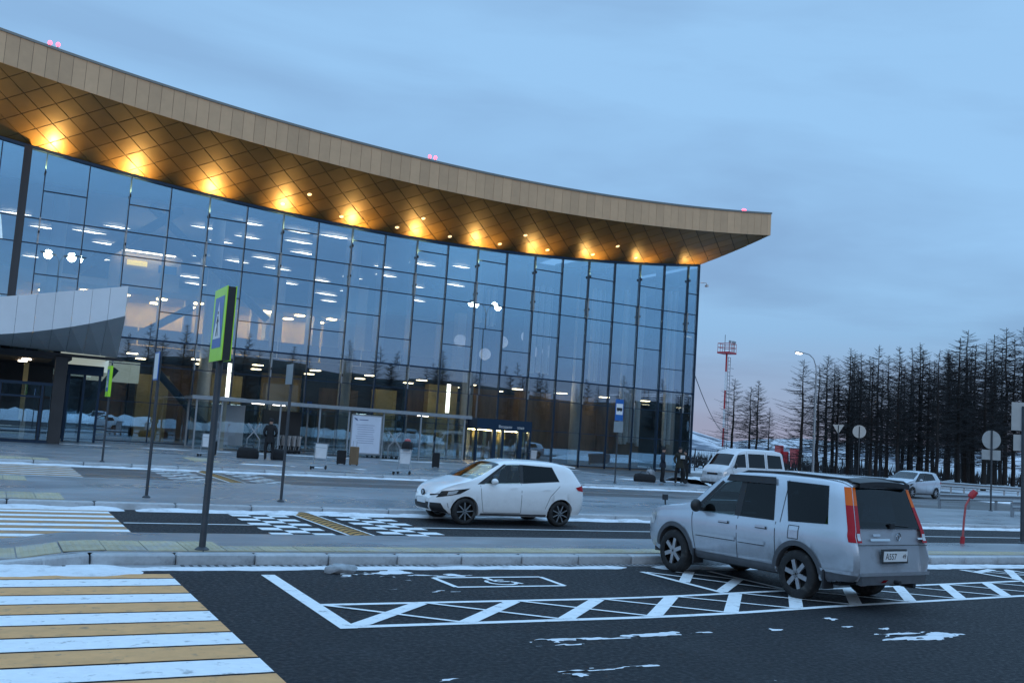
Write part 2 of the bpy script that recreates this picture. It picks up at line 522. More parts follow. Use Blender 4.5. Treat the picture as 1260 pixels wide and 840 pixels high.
M['lens_red'] = mat('red_tail_lens', (0.40, 0.004, 0.012), 0.2, var=0.1, scale=10, spec=0.3)
M['lens_orange'] = mat('amber_lens', (0.75, 0.13, 0.008), 0.2, spec=0.3)
M['lens_clear'] = mat('clear_lens', (0.62, 0.64, 0.66), 0.1, 0.3, coat=0.6)
M['chrome'] = mat('chrome', (0.6, 0.61, 0.63), 0.12, 1.0)
M['cloth_black'] = mat('black_jacket', (0.012, 0.012, 0.014), 0.85, var=0.2, scale=9, bump=0.3, bscale=14)
M['cloth_navy'] = mat('dark_blue_jacket', (0.012, 0.016, 0.03), 0.85, var=0.2, scale=9, bump=0.3, bscale=14)
M['cloth_olive'] = mat('dark_olive_jacket', (0.022, 0.021, 0.015), 0.85, var=0.3, scale=7, bump=0.3, bscale=14)
M['skin'] = mat('skin', (0.45, 0.27, 0.20), 0.6)
M['light_box'] = emit('light_box_face', (0.72, 0.80, 0.70), 0.38)
M['poster'] = mat('notice_board_print', (0.62, 0.66, 0.75), 0.4, var=0.05, scale=2)
M['text_blue'] = mat('blue_print', (0.10, 0.13, 0.25), 0.5)
M['vest'] = mat('yellow_green_cloth', (0.35, 0.45, 0.10), 0.8)

# ================================================================ setting: ground, roads, islands
def sheet(name, pts, z, mt, parent=None):
    return MB().poly([(x, y, z) for x, y in pts]).build(name, mt, parent)

def rect(x0, x1, y0, y1): return [(x0, y0), (x1, y0), (x1, y1), (x0, y1)]

tag(sheet('ground', rect(-9000, 9000, -9000, 9000), -0.04, M['snow_dirty']), kind='structure')
road = tag(sheet('road', rect(-90, 64, -45, 64), 0.0, M['asphalt']), kind='structure')
back_road = tag(sheet('terminal_road', rect(-90, 64, 27.9, 35.3), 0.004, M['asphalt_old']), kind='structure')
tag(sheet('parking_lot', rect(32.1, 64, 35.31, 63.9), 0.005, M['asphalt_old']), kind='structure')

KZ = 0.13
# --- traffic island nearest the camera: kerb dropped at the crossing
def isl_z(x):
    return 0.025 + (KZ - 0.025) * (sstep(0.30, 1.30, x) + (1 - sstep(-6.3, -5.3, x)))
def island(name, xs, y0, y1, zf):
    mb = MB()
    for a, b in zip(xs, xs[1:]):
        mb.add([(a, y0, zf(a)), (b, y0, zf(b)), (b, y1, zf(b)), (a, y1, zf(a))], [(0, 1, 2, 3)])
        mb.add([(a, y1, zf(a)), (b, y1, zf(b)), (b, y1, -0.02), (a, y1, -0.02)], [(0, 1, 2, 3)])
    return tag(mb.build(name, M['paving']), kind='structure')
xs1 = [-60, -6.3, -6.0, -5.7, -5.3, 0.3, 0.5, 0.7, 0.9, 1.1, 1.3] + list(range(2, 63, 4))
isl1 = island('near_traffic_island', xs1, 13.24, 15.45, isl_z)
isl2 = island('middle_traffic_island', [-60, 62], 20.62, 27.75, lambda x: KZ if x > -59 else KZ)
far_pave = island('terminal_pavement', [-60, 31.9], 35.5, 61.7, lambda x: KZ)
tag(MB().box((32.0, 48.6, 0.04), (0.2, 26.2, 0.18)).build('pavement_edge', M['kerb'], far_pave))

stone = MB().bbox((0, 0, 0.0), (0.985, 0.19, 0.36), 0.02).mesh('kerb_stone', M['kerb'])
def kerb_row(parent, x0, x1, y, zf, step=1.0, jit=0.004):
    x = x0
    while x < x1:
        c = x + step / 2
        o = link('kerb_stone', stone, parent)
        za, zb = zf(x), zf(x + step)
        o.location = (c, y + rnd.uniform(-jit, jit), (za + zb) / 2 - 0.18 + 0.006 + rnd.uniform(-jit, jit))
        o.rotation_euler = (0, -math.atan2(zb - za, step), 0)
        o.scale = (step, 1, 1)
        x += step
kerb_row(isl1, -3.7, 0.3, 13.14, isl_z)
kerb_row(isl1, 0.3, 1.3, 13.14, isl_z, 0.5)
kerb_row(isl1, 1.3, 40, 13.14, isl_z, 1.0)
kerb_row(isl2, -4.0, 50, 20.51, lambda x: KZ, 1.5)
kerb_row(far_pave, -6, 31.6, 35.39, lambda x: KZ, 1.5)

# --- tactile tiles on the near island
tb = MB().box((0, 0, 0.004), (0.485, 0.485, 0.012))
for i in range(5):
    for j in range(5):
        tb.box(((i - 2) * 0.09, (j - 2) * 0.09, 0.013), (0.045, 0.045, 0.008), taper=0.6)
tile = tb.mesh('tactile_tile', M['tactile'])
def tiles(parent, x0, n, y, zf, rows=1):
    for i in range(n):
        for j in range(rows):
            xc = x0 + 0.5 * i + 0.25
            o = link('tactile_tile', tile, parent)
            o.location = (xc, y + 0.5 * j, zf(xc) + 0.002)
            o.rotation_euler = (0, -math.atan2(zf(xc + .2) - zf(xc - .2), .4), 0)
tiles(isl1, -3.0, 6, 13.56, isl_z, 3)
tiles(isl1, 0.0, 6, 13.62, isl_z, 2)
tiles(isl1, 3.0, 40, 13.62, isl_z, 1)
tiles(isl2, -1.5, 6, 21.0, lambda x: KZ, 3)
tiles(isl2, -1.5, 5, 26.0, lambda x: KZ, 3)
tiles(far_pave, -0.5, 5, 36.0, lambda x: KZ, 3)
tiles(far_pave, 7.4, 2, 40.4, lambda x: KZ, 6)

# --- crossings: alternating yellow and white bars
def bar(x0, x1, y0, y1, z, mt, parent, name):
    return sheet(name, rect(x0, x1, y0, y1), z, mt, parent)
y = 12.32
cols = ['line_yellow', 'line_white']
k = 0
while y > 4.2:
    w = 0.31 if k == 0 else 0.455
    bar(-3.6, 2.11 + 0.001 * k, y - w, y, 0.005, M[cols[k % 2]], road, 'crossing_bar')
    y -= w + 0.045
    k += 1
y, k = 20.25, 0
while y > 15.6:
    bar(-3.6, 2.2, y - 0.34, y, 0.005, M[['line_worn_y', 'line_white'][k % 2]], road, 'crossing_bar')
    y -= 0.365
    k += 1
y, k = 35.0, 0
while y > 28.1:
    bar(-3.6, 2.55, y - 0.42, y, 0.009, M[['line_worn_y', 'line_worn_w'][k % 2]], back_road, 'crossing_bar')
    y -= 0.46
    k += 1

# --- lines on the near road
def stroke(p, q, w, parent=road, mt='line_white', z=0.005, name='road_line'):
    a, b = Vector((*p, 0)), Vector((*q, 0))
    d = (b - a).normalized()
    s = Vector((-d.y, d.x, 0)) * w / 2
    return MB().poly([(*(a - s).xy, z), (*(b - s).xy, z), (*(b + s).xy, z), (*(a + s).xy, z)]).build(name, M[mt], parent)
def lo(x): return 9.02 + max(0, x - 6.4) * 0.085 * sstep(5.5, 10, x)
def hi(x): return 10.16 + max(0, x - 6.4) * 0.085 * sstep(5.5, 10, x)
stroke((3.255, 12.2), (3.20, 8.95), 0.17, z=0.006)
def strip(fn, x0, x1, w, z, mt='line_white', n=36):
    mb = MB()
    mb.grid(lambda u, v: (x0 + (x1 - x0) * u, fn(x0 + (x1 - x0) * u) + (v - 0.5) * w, z), n, 1)
    return mb.build('road_line', M[mt], road)
strip(lo, 3.2, 21, 0.11, 0.005)
strip(hi, 3.28, 21, 0.10, 0.005)
for i in range(15):
    xa = 3.30 + 1.165 * i
    stroke((xa, lo(xa) + 0.03), (xa + 1.12, hi(xa + 1.12) - 0.03), 0.17, z=0.007)
    stroke((xa + 0.02, hi(xa) - 0.03), (xa + 1.14, lo(xa + 1.1) + 0.03), 0.065, z=0.009)
for xa in (8.92, 16.1):                                        # hatched strips between the bays
    y0, y1 = hi(xa) + 0.05, 12.25
    stroke((xa, y0), (xa, y1), 0.10, z=0.0075)
    stroke((xa + 1.28, y0 + 0.1), (xa + 1.28, y1), 0.10, z=0.0075)
    stroke((xa + 0.05, y0 + 0.1), (xa + 1.24, y0 + 1.12), 0.16, z=0.0065)
    stroke((xa + 0.05, y0 + 0.9), (xa + 0.9, y1), 0.16, z=0.0065)
    stroke((xa + 0.05, y1 - 0.05), (xa + 1.2, y0 + 0.15), 0.065, z=0.0095)
    stroke((xa + 0.6, y1 - 0.05), (xa + 1.2, y1 - 0.85), 0.065, z=0.0095)
# wheelchair symbol in its box
bx = [(5.32, 11.13), (6.88, 11.13), (6.93, 11.86), (5.33, 11.86)]
for i in range(4):
    stroke(bx[i], bx[(i + 1) % 4], 0.075, z=0.0055 + 0.0004 * i, name='bay_symbol_frame')
sy = MB()
cx, cy = 6.12, 11.46
sy.add([(cx + r * math.cos(a) * 1.0, cy + r * math.sin(a), 0.006) for a in [math.pi * (0.75 + 1.25 * t / 14) for t in range(15)] for r in (0.17, 0.225)],
       [(2 * i, 2 * i + 1, 2 * i + 3, 2 * i + 2) for i in range(14)])
for p, q, w in (((6.06, 11.72), (6.09, 11.5), .075), ((6.08, 11.5), (6.28, 11.5), .06), ((6.27, 11.51), (6.36, 11.32), .06), ((6.08, 11.63), (6.24, 11.63), .05)):
    a, b = Vector(p), Vector(q)
    d = (b - a).normalized(); s = Vector((-d.y, d.x)) * w / 2
    sy.poly([(*(a - s), .0064), (*(b - s), .0064), (*(b + s), .0064), (*(a + s), .0064)])
sy.poly([(6.06 + .05 * math.cos(t), 11.78 + .05 * math.sin(t), .0064) for t in [2 * math.pi * i / 10 for i in range(10)]])
sy.build('wheelchair_symbol', M['line_white'], road)

# lane line and chequered hump markings on the second road
stroke((2.25, 17.98), (4.45, 17.98), 0.09)
stroke((7.6, 17.98), (60, 17.98), 0.09)
for xa, xb, r0 in ((4.42, 5.55, 0), (6.5, 7.72, 1)):
    nn = 12
    for r in range(nn):
        y0 = 15.62 + r * 4.7 / nn
        for c in range(3):
            if (r + c + r0) % 2 == 0:
                cw = (xb - xa) / 3
                bar(xa + c * cw, xa + (c + 1) * cw, y0, y0 + 4.7 / nn, 0.005, M['line_white'], road, 'hump_marking_square')
for xa, xb in ((4.95, 6.2), (7.35, 8.4)):
    nn = 12
    for r in range(nn):
        y0 = 28.1 + r * 6.9 / nn
        for c in range(3):
            if (r + c) % 2 == 0:
                cw = (xb - xa) / 3
                bar(xa + c * cw, xa + (c + 1) * cw, y0, y0 + 6.9 / nn, 0.009, M['line_worn_w'], back_road, 'hump_marking_square')
stroke((2.7, 31.0), (5, 31.0), 0.1, back_road, 'line_worn_y', 0.0095)
stroke((8.6, 31.6), (33, 31.6), 0.1, back_road, 'line_worn_w', 0.0095)

def speed_hump(x, y0, y1, label):
    root = empty('speed_hump', (x, y0, 0), 0, label, 'speed hump')
    n = int((y1 - y0) / 0.5)
    st = (y1 - y0) / n
    prof = [(-0.19, 0.006), (-0.13, 0.03), (-0.05, 0.046), (0.05, 0.046), (0.13, 0.03), (0.19, 0.006)]
    for i in range(n):
        mb = MB()
        mb.extrude(prof, lambda a, b, t: (a, t, b), i * st + 0.005, (i + 1) * st - 0.005)
        seg = mb.build('rubber_segment', M['rubber_y'], root)
        rb = MB()
        for q in range(2):
            yy = i * st + (q + 0.35) * st / 2
            rb.extrude([(a * 0.97, b + 0.006) for a, b in prof], lambda a, b, t: (a, t, b), yy, yy + st * 0.11)
        rb.build('groove_strip', M['rubber'], seg)
    for s in (-1, 1):
        MB().box((s * 0.235, (y1 - y0) / 2, 0.006), (0.045, y1 - y0, 0.004)).build('edge_line', M['line_white'], root)
speed_hump(6.0, 15.65, 20.3, 'yellow and black rubber speed hump on the middle road')
speed_hump(6.78, 28.1, 35.0, 'yellow speed hump on the far road before the terminal pavement')

# --- drain channel under the near kerb
ch = MB()
ch.box((8.6, 12.93, 0.003), (16.0, 0.17, 0.012))
dr = ch.build('drain_channel', M['grey'], road)
gr = MB()
for i in range(150):
    x = 1.0 + i * 0.105
    if mnoise.noise(Vector((x * 0.9, 3.3, 0))) > -0.12:
        gr.box((x, 12.93, 0.0105), (0.042, 0.11, 0.004))
tag(gr.build('drain_slots', M['dark'], dr), kind='stuff')

# --- snow left along the kerbs and thin patches on the asphalt
def ridge(name, x0, x1, yc, w, h, label, seed, gap=-0.25, z=0.0, step=0.10, ny=8):
    mb = MB()
    n = int((x1 - x0) / step)
    def hgt(x, t):
        a = mnoise.noise(Vector((x * 0.55, seed, 0.0))) + 0.5 * mnoise.noise(Vector((x * 2.1, seed + 3, 0)))
        env = sstep(gap - 0.15, gap + 0.35, a) * sstep(0, 0.7, x - x0) * sstep(0, 0.9, x1 - x)
        wob = mnoise.noise(Vector((x * 1.7, t * 2.2, seed + 9))) * 0.55 + mnoise.noise(Vector((x * 6, t * 6, seed))) * 0.3
        return h * env * (math.sin(math.pi * t) ** 0.7) * (0.75 + wob) - 0.012
    def fn(u, v):
        x = x0 + (x1 - x0) * u
        edge = mnoise.noise(Vector((x * 1.3, seed + 20, 0))) * 0.35 + mnoise.noise(Vector((x * 4.3, seed + 21, 0))) * 0.15
        y = yc + (v - 0.5) * w * (1 + edge)
        return (x, y, z + hgt(x, v))
    mb.grid(fn, n, ny)
    return tag(mb.build(name, M['snow'], smooth=60, recalc=False), label, 'snow', None, 'stuff')
ridge('snow_strip', -4, 2.1, 12.62, 1.0, 0.07, 'snow heaped over the dropped kerb at the near crossing', 1.0, -0.9)
ridge('snow_strip', 1.2, 9.4, 12.74, 0.42, 0.035, 'thin snow strip along the near kerb', 2.0, -0.8)
ridge('snow_strip', 9.2, 40, 12.66, 0.62, 0.045, 'packed snow along the near kerb beyond the silver car', 3.0, -0.7)
ridge('snow_strip', -8, 60, 20.3, 0.55, 0.08, 'white snow strip along the middle island kerb', 4.0, -0.62, step=0.16)
ridge('snow_strip', -8, 33, 35.12, 0.65, 0.08, 'white snow strip along the terminal pavement kerb', 5.0, -0.62, step=0.2)
ridge('snow_strip', 7, 27, 39.6, 1.0, 0.03, 'thin trampled snow on the terminal pavement', 6.0, 0.02, z=KZ + 0.006, step=0.2)
ridge('snow_strip', 27, 33, 42.3, 1.6, 0.03, 'thin trampled snow beside the waiting people', 6.7, 0.02, z=KZ + 0.006, step=0.2)
ridge('snow_strip', -6, 33, 52.6, 0.9, 0.05, 'thin snow line in front of the terminal glass', 8.0, -0.1, z=KZ + 0.006, step=0.3)

def patch(name, pts_seed, cx, cy, rx, ry, thr, label, res=46, h=0.012):
    mb = MB()
    cell = {}
    vs, fs = [], []
    def val(x, y):
        q = Vector((x * 1.5, y * 5.2, pts_seed))
        d = ((x - cx) / rx) ** 2 + ((y - cy) / ry) ** 2
        return mnoise.noise(q) * 0.8 + mnoise.noise(q * 2.7) * 0.5 + mnoise.noise(q * 7) * 0.25 - thr - max(0, d - 0.25) * 0.9
    nx, ny = res, max(8, int(res * ry / rx))
    g = [[(cx - rx + 2 * rx * i / nx, cy - ry + 2 * ry * j / ny) for i in range(nx + 1)] for j in range(ny + 1)]
    idx = {}
    def vid(i, j):
        if (i, j) not in idx:
            x, y = g[j][i]
            idx[(i, j)] = len(vs)
            vs.append((x, y, 0.0035 + h * max(0, min(1, val(x, y) * 3))))
        return idx[(i, j)]
    for j in range(ny):
        for i in range(nx):
            x = (g[j][i][0] + g[j + 1][i + 1][0]) / 2
            y = (g[j][i][1] + g[j + 1][i + 1][1]) / 2
            if val(x, y) > 0: fs.append((vid(i, j), vid(i + 1, j), vid(i + 1, j + 1), vid(i, j + 1)))
    if not fs: return None
    mb.add(vs, fs)
    o = tag(mb.build(name, M['snow'], smooth=60, recalc=False), label, 'snow', None, 'stuff')
    bm = bmesh.new()
    bm.from_mesh(o.data)
    for _ in range(4):
        bmesh.ops.smooth_vert(bm, verts=[v for v in bm.verts if v.is_boundary], factor=0.6, use_axis_x=True, use_axis_y=True, use_axis_z=False)
    bm.to_mesh(o.data)
    bm.free()
    return o
patch('snow_patch', 1.3, 4.9, 12.1, 1.4, 0.5, 0.10, 'scraps of snow beside the wheelchair bay symbol', 80)
patch('snow_patch', 4.3, 9.3, 7.55, 0.75, 0.30, -0.05, 'long scrap of snow on the asphalt behind the silver car', 60)
patch('snow_patch', 2.2, 4.9, 8.05, 1.3, 0.22, 0.22, 'faint snow streaks in front of the hatched marking', 90)
patch('snow_patch', 9.1, 6.3, 8.2, 1.2, 0.16, 0.22, 'small snow streaks near the hatched marking corner', 90)
patch('snow_patch', 5.9, 9.0, 8.4, 3.0, 0.7, 0.52, 'tiny snow crumbs scattered beside the hatched marking', 220)
patch('snow_patch', 7.7, 4.6, 6.6, 2.6, 0.9, 0.50, 'tiny snow crumbs scattered over the near asphalt', 200)
patch('snow_patch', 3.9, 4.6, 10.9, 1.6, 0.7, 0.52, 'tiny snow crumbs inside the wheelchair bay', 120)
# lump of grey ice at the kerb
ice = MB().ball((4.22, 12.33, 0.05), (0.46, 0.22, 0.14), 10, 6)
ice.v = [tuple(Vector(p) + Vector(p).normalized() * 0 + Vector((mnoise.noise(Vector(p) * 9) * 0.06, mnoise.noise(Vector(p) * 8 + Vector((5, 0, 0))) * 0.04, mnoise.noise(Vector(p) * 9 + Vector((0, 7, 0))) * 0.04))) for p in ice.v]
tag(ice.build('ice_lump', mat('grey_ice', (0.30, 0.32, 0.34), 0.6, var=0.3, scale=12), smooth=40), 'grey lump of dirty ice lying by the near kerb', 'ice')

# --- far terrain
def ridge_line(name, base, span, depth0, hfun, n, mt):
    mb = MB()
    for i in range(n):
        pass
hl = MB()
def hill_pt(az, dist, h):
    return (math.sin(az) * dist, math.cos(az) * dist, h)
na = 220
rows = [(2300, 0.0), (2600, 0.35), (2900, 0.8), (3200, 1.0), (3700, 0.6)]
def hh(az):
    return 60 + 40 * mnoise.noise(Vector((az * 6, 1.0, 0))) + 18 * mnoise.noise(Vector((az * 19, 2.0, 0))) + 7 * mnoise.noise(Vector((az * 47, 5.0, 0)))
hl.grid(lambda u, v: hill_pt(R(-30) + R(150) * u, rows[round(v * 4)][0] * (1 + .03 * mnoise.noise(Vector((u * 30, v * 3, 0)))), -6 + rows[round(v * 4)][1] * max(12, hh(R(-30) + R(150) * u)) * (1 + .25 * mnoise.noise(Vector((u * 60, v * 7, 4))))), na, 4)
tag(hl.build('hills', M['hill'], smooth=70), kind='structure')

# ================================================================ terminal building
term = empty('airport_terminal', (25, 62, 0), 0, 'large glass terminal building under a sweeping bronze roof', 'building')
TO = Vector((25, 62, 0))
FY = 62.0
def zt(x): return 15.0 + 0.00275 * (x - 25) ** 2
def zb(x): return 17.3 + 0.0026 * (x - 28.5) ** 2
BAY = 2.3296
MX = [1.56 + BAY * n for n in range(-6, 21)]
XR = 49.2
def tbuild(mb, name, mt, parent=None, smooth=None):
    """mesh in world metres, hung under the terminal"""
    p = parent or term
    off = TO
    mb.v = [(a - off.x, b - off.y, c - off.z) for a, b, c in mb.v]
    return mb.build(name, mt, p, smooth)

ubox = MB().box((0, 0, 0), (1, 1, 1)).mesh('unit_box', M['frame'])
def ub(name, c, d, mt, parent=None, rot=None):
    me = UB.get(mt.name)
    if me is None:
        me = ubox.copy(); me.materials.clear(); me.materials.append(mt); UB[mt.name] = me
    o = link(name, me, parent or term)
    o.location = Vector(c) - TO
    o.scale = d
    if rot: o.rotation_euler = rot
    return o
UB = {}

edges = MX + [XR]
for x in MX:
    ub('mullion', (x, FY - 0.06, zt(x) / 2), (0.06, 0.16, zt(x)), M['frame'])
ub('corner_post', (XR, FY - 0.05, zt(XR) / 2 - 0.02), (0.10, 0.18, zt(XR) - 0.04), M['frame'])
ub('dark_pier', (0.55, FY - 0.25, zt(0.55) / 2 - 0.03), (0.42, 0.5, zt(0.55) - 0.06), M['in_dark'])
for x in MX[4:]:
    ub('mullion_fin', (x + 0.02, FY + 0.62, 6.45 + (zt(x) - 0.35 - 6.45) / 2), (0.05, 0.95, zt(x) - 0.35 - 6.45), M['fin'])
for n in range(len(edges) - 1):
    a, b = edges[n], edges[n + 1]
    kk = n - 6
    lev = [0.15, 2.5, 4.7, 6.25, 9.37 if kk % 2 == 0 else 8.0, 11.1, 12.55]
    if kk % 2 == 0: lev.append(14.2)
    for z in lev:
        ub('transom', ((a + b) / 2, FY - 0.045, z), (b - a - 0.075, 0.11, 0.045 if z != 6.25 else 0.10), M['frame'])
    lv = lev + [None]
    for z0, z1 in zip(lv, lv[1:]):
        mt = M['pane_low'] if z0 < 6 else M['pane']
        if z1 is not None:
            o = ub('glass_pane', ((a + b) / 2, FY, (z0 + z1) / 2), (b - a - 0.06, 0.016, z1 - z0 - 0.05), mt)
            o.rotation_euler = (R(rnd.uniform(-.10, .10)), 0, R(rnd.uniform(-.16, .16)))
        else:
            xm = (a + b) / 2
            mb = MB()
            pts = [(a + .03, z0 + .03), (b - .03, z0 + .03), (b - .03, zt(b)), (xm, zt(xm)), (a + .03, zt(a))]
            mb.extrude(pts, lambda p, q, t: (p, t, q), FY - 0.008, FY + 0.008)
            tbuild(mb, 'glass_pane', mt)
# dark head trim along the eave, following the sweep
hd = MB()
N = 64
X0 = -13.0
def sweep(fn, name, mt, parent=None, n=N, smooth=40):
    mb = MB()
    mb.grid(lambda u, v: fn(X0 + (XR - X0) * u, v), n, 1)
    return tbuild(mb, name, mt, parent, smooth)
for i in range(N):
    xa, xb = X0 + (XR - X0) * i / N, X0 + (XR - X0) * (i + 1) / N
    hd.extrude([(61.82, -0.10), (62.1, -0.10), (62.1, 0.06), (61.82, 0.06)], lambda p, q, t: (t, p, q + zt(t)), xa, xb)
tbuild(hd, 'eave_trim', M['frame'])

# soffit: diamond panels on a dark backing
SD, YO = 5.48, 57.0
def S(x, m):
    b = m / SD
    z0, z1 = zt(min(x, XR)), zb(x)
    return Vector((x, FY + (YO - FY) * b, z0 + (z1 - z0) * b))
def clip(poly, f):
    out = []
    for i in range(len(poly)):
        p, q = poly[i], poly[(i + 1) % len(poly)]
        fp, fq = f(p), f(q)
        if fp >= 0: out.append(p)
        if (fp >= 0) != (fq >= 0):
            t = fp / (fp - fq)
            out.append((p[0] + (q[0] - p[0]) * t, p[1] + (q[1] - p[1]) * t))
    return out
bk = MB()
bk.grid(lambda u, v: tuple(S(X0 + (XR + 2.8 * v - X0) * u, v * SD) + Vector((0, 0, 0.035))), 70, 4)
tbuild(bk, 'soffit_backing', M['soffit_joint'], smooth=40)
DX, DM = 0.80, 0.78
GAP = 0.025
cnt = 0
far_soff = MB()
i0 = int((X0) / DX) - 1
for i in range(i0, int(53 / DX) + 2):
    for j in range(-1, int(SD / DM) + 2):
        if (i + j) % 2: continue
        cx, cm = i * DX, j * DM
        k = 1 - GAP / 0.55
        poly = [(cx - DX * k, cm), (cx, cm - DM * k), (cx + DX * k, cm), (cx, cm + DM * k)]
        poly = clip(poly, lambda p: p[1] - 0.02)
        poly = clip(poly, lambda p: SD - 0.02 - p[1]) if len(poly) > 2 else []
        poly = clip(poly, lambda p: XR + 2.8 * p[1] / SD - 0.03 - p[0]) if len(poly) > 2 else []
        poly = clip(poly, lambda p: p[0] - X0) if len(poly) > 2 else []
        if len(poly) < 3: continue
        mb = MB() if cx > -2.4 else far_soff
        n = len(poly)
        tw = rnd.uniform(-0.006, 0.006); tw2 = rnd.uniform(-0.006, 0.006)
        lo_ = [S(*p) + Vector((0, 0, (p[0] - cx) * tw + (p[1] - cm) * tw2)) for p in poly]
        up_ = [v + Vector((0, 0, 0.03)) for v in lo_]
        mb.add(lo_ + up_, [tuple(range(n))] + [(q, (q + 1) % n, n + (q + 1) % n, n + q) for q in range(n)])
        if mb is not far_soff:
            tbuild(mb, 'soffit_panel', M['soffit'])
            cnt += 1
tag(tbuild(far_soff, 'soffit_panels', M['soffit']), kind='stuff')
print('soffit panels', cnt)

# fascia boards and roof
FH = 1.66
x = X0
wp = 0.66
XE = 52.0
while x < XE - 0.05:
    xb = min(x + wp, XE)
    y_ = YO - rnd.uniform(0.0, 0.008)
    mb = MB()
    g = 0.008
    pts = [(x + g, zb(x)), (xb - g, zb(xb)), (xb - g, zb(xb) + FH), (x + g, zb(x) + FH)]
    mb.extrude(pts, lambda p, q, t: (p, t, q), y_ - 0.03, YO + 0.04)
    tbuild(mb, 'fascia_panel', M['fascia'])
    x += wp
cap = MB()
for i in range(66):
    xa, xb = X0 + (XE + 0.04 - X0) * i / 66, X0 + (XE + 0.04 - X0) * (i + 1) / 66
    cap.extrude([(56.9, FH), (57.25, FH), (57.25, FH + 0.13), (56.9, FH + 0.13)], lambda p, q, t: (t, p, q + zb(t)), xa, xb)
tbuild(cap, 'roof_edge_trim', M['fascia_cap'])
bf = MB()
bf.grid(lambda u, v: (X0 + (XE - X0) * u, YO + 0.05, zb(X0 + (XE - X0) * u) + FH * v), 60, 1)
tbuild(bf, 'fascia_backing', M['soffit_joint'])
rf = MB()
YB = 104.0
rf.grid(lambda u, v: (X0 + (XE - X0) * u, 57.2 + (YB - 57.2) * v, zb(X0 + (XE - X0) * u) + FH - 0.02 + 1.2 * math.sin(math.pi * v)), 50, 8)
tbuild(rf, 'roof', M['roof'], smooth=40)
sf = MB()
for i in range(47):
    y0, y1 = YO + i, YO + i + 0.985
    sf2 = MB().box((XE + 0.02, (y0 + y1) / 2, zb(XE) + FH / 2), (0.06, 0.97, FH))
    tbuild(sf2, 'fascia_panel', M['fascia'])
tbuild(MB().poly([(XR, 62, zt(XR) + .02), (XE, 57.05, zb(XE)), (XE, YB, zb(XE)), (XR, YB, zt(XR) + .02)]), 'side_soffit', M['soffit'])

# right flank: glazed too, so daylight shows through the corner
for i in range(9):
    y0, y1 = 62.1 + i * 4.6, 62.1 + (i + 1) * 4.6
    ub('mullion', (XR, y1, 8.2), (0.16, 0.12, 16.4), M['frame'])
    for z0, z1 in ((0.2, 6.1), (6.3, 11.0), (11.1, 16.4)):
        ub('glass_pane', (XR, (y0 + y1) / 2, (z0 + z1) / 2), (0.016, y1 - y0 - 0.14, z1 - z0), M['clear'])
    for z in (6.2, 11.05): ub('transom', (XR, (y0 + y1) / 2, z), (0.1, y1 - y0 - 0.13, 0.09), M['frame'])

# interior
ub('hall_floor', (18, 82.1, 0.07), (62, 40, 0.14), M['in_floor'])
ub('back_wall', (18, 103, 8), (62, 0.3, 16), M['in_wall'])
ub('hall_ceiling', (18, 83.2, 14.75), (62, 41.4, 0.1), M['in_ceiling'])
ub('upper_floor', (8.5, 84.4, 5.85), (43, 36, 0.6), M['in_dark'])
ub('upper_floor', (39.6, 87, 5.85), (18.8, 30, 0.6), M['in_dark'])
ub('left_wall', (-13.2, 82, 8), (0.3, 42, 16), M['in_dark'])
for i in range(14):
    ub('balustrade_panel', (-11.5 + i * 3.0, 66.42, 6.75), (2.9, 0.05, 1.1), M['in_dark'])
# mid-height gallery, warmly lit on the left
ub('gallery_ceiling', (12, 76.4, 10.0), (22, 12, 0.3), M['in_wall'])
ub('gallery_wall', (12, 76.2, 8.05), (22, 0.3, 3.7), M['in_yellow'])
for i in range(5): ub('gallery_pier', (2.5 + i * 4.6, 71.0, 8.05), (0.55, 0.55, 3.7), M['in_wall'])
for i in range(9):
    for j in range(2):
        ub('gallery_lamp', (2.6 + i * 2.45, 71.5 + j * 3.2, 9.82), (0.6, 0.6, 0.04), M['lamp_gallery'])
# ground-floor back panels, kiosks and lamps
x = -12.0
while x < 48:
    w = rnd.choice((1.8, 2.4, 3.1))
    mt = rnd.choice(('in_wood', 'in_wood', 'in_wall', 'in_dark', 'in_yellow' if x < 24 else 'in_wood'))
    ub('wall_panel', (x + w / 2, 73 + rnd.uniform(-.6, .6), 2.8), (w - 0.12, 0.3, 5.3), M[mt])
    x += w
for xx, yy, w, h, mt in ((9.2, 66.5, 1.9, 4.2, 'in_yellow'), (13.9, 67.0, 2.0, 4.6, 'in_yellow'), (17.5, 66.5, 2.2, 4.3, 'in_wall'), (21.7, 66.8, 2.6, 4.3, 'in_wood'), (24.8, 66, 1.6, 4.5, 'in_yellow'),
                         (29.2, 66.0, 2.3, 5.2, 'in_yellow'), (32.4, 66.0, 2.6, 5.2, 'in_wood'), (36.9, 66.0, 2.8, 5.3, 'in_wood'), (41.0, 66.5, 3.2, 5.3, 'in_wood'), (45.6, 66.0, 2.4, 5.2, 'in_wood')):
    ub('kiosk_wall', (xx, yy, h / 2 + 0.14), (w, 0.8, h), M[mt])
for i in range(15):
    for yy in (64.0, 69.5):
        if i > 3: ub('ground_floor_lamp', (-8 + i * 3.9 + (1.2 if yy > 66 else 0), yy + 0.8, 5.5), (0.6, 0.6, 0.05), M['lamp_warm'])
ub('tube_lamp', (13.2, 62.9, 4.2), (0.22, 0.12, 2.3), M['lamp_tube'])
ub('tube_lamp', (28.4, 62.9, 4.3), (0.24, 0.12, 2.0), M['lamp_tube'])
ub('upper_gallery_wall', (8.6, 71, 11.5), (4.6, 0.3, 2.4), M['in_wall'])
ub('gallery_lamp', (8.6, 70.4, 12.75), (3.6, 0.4, 0.05), M['lamp_warm'])
ub('gallery_sign', (8.0, 70.7, 12.0), (1.3, 0.08, 0.34), emit('yellow_sign', (1.0, 0.72, 0.12), 1.6))
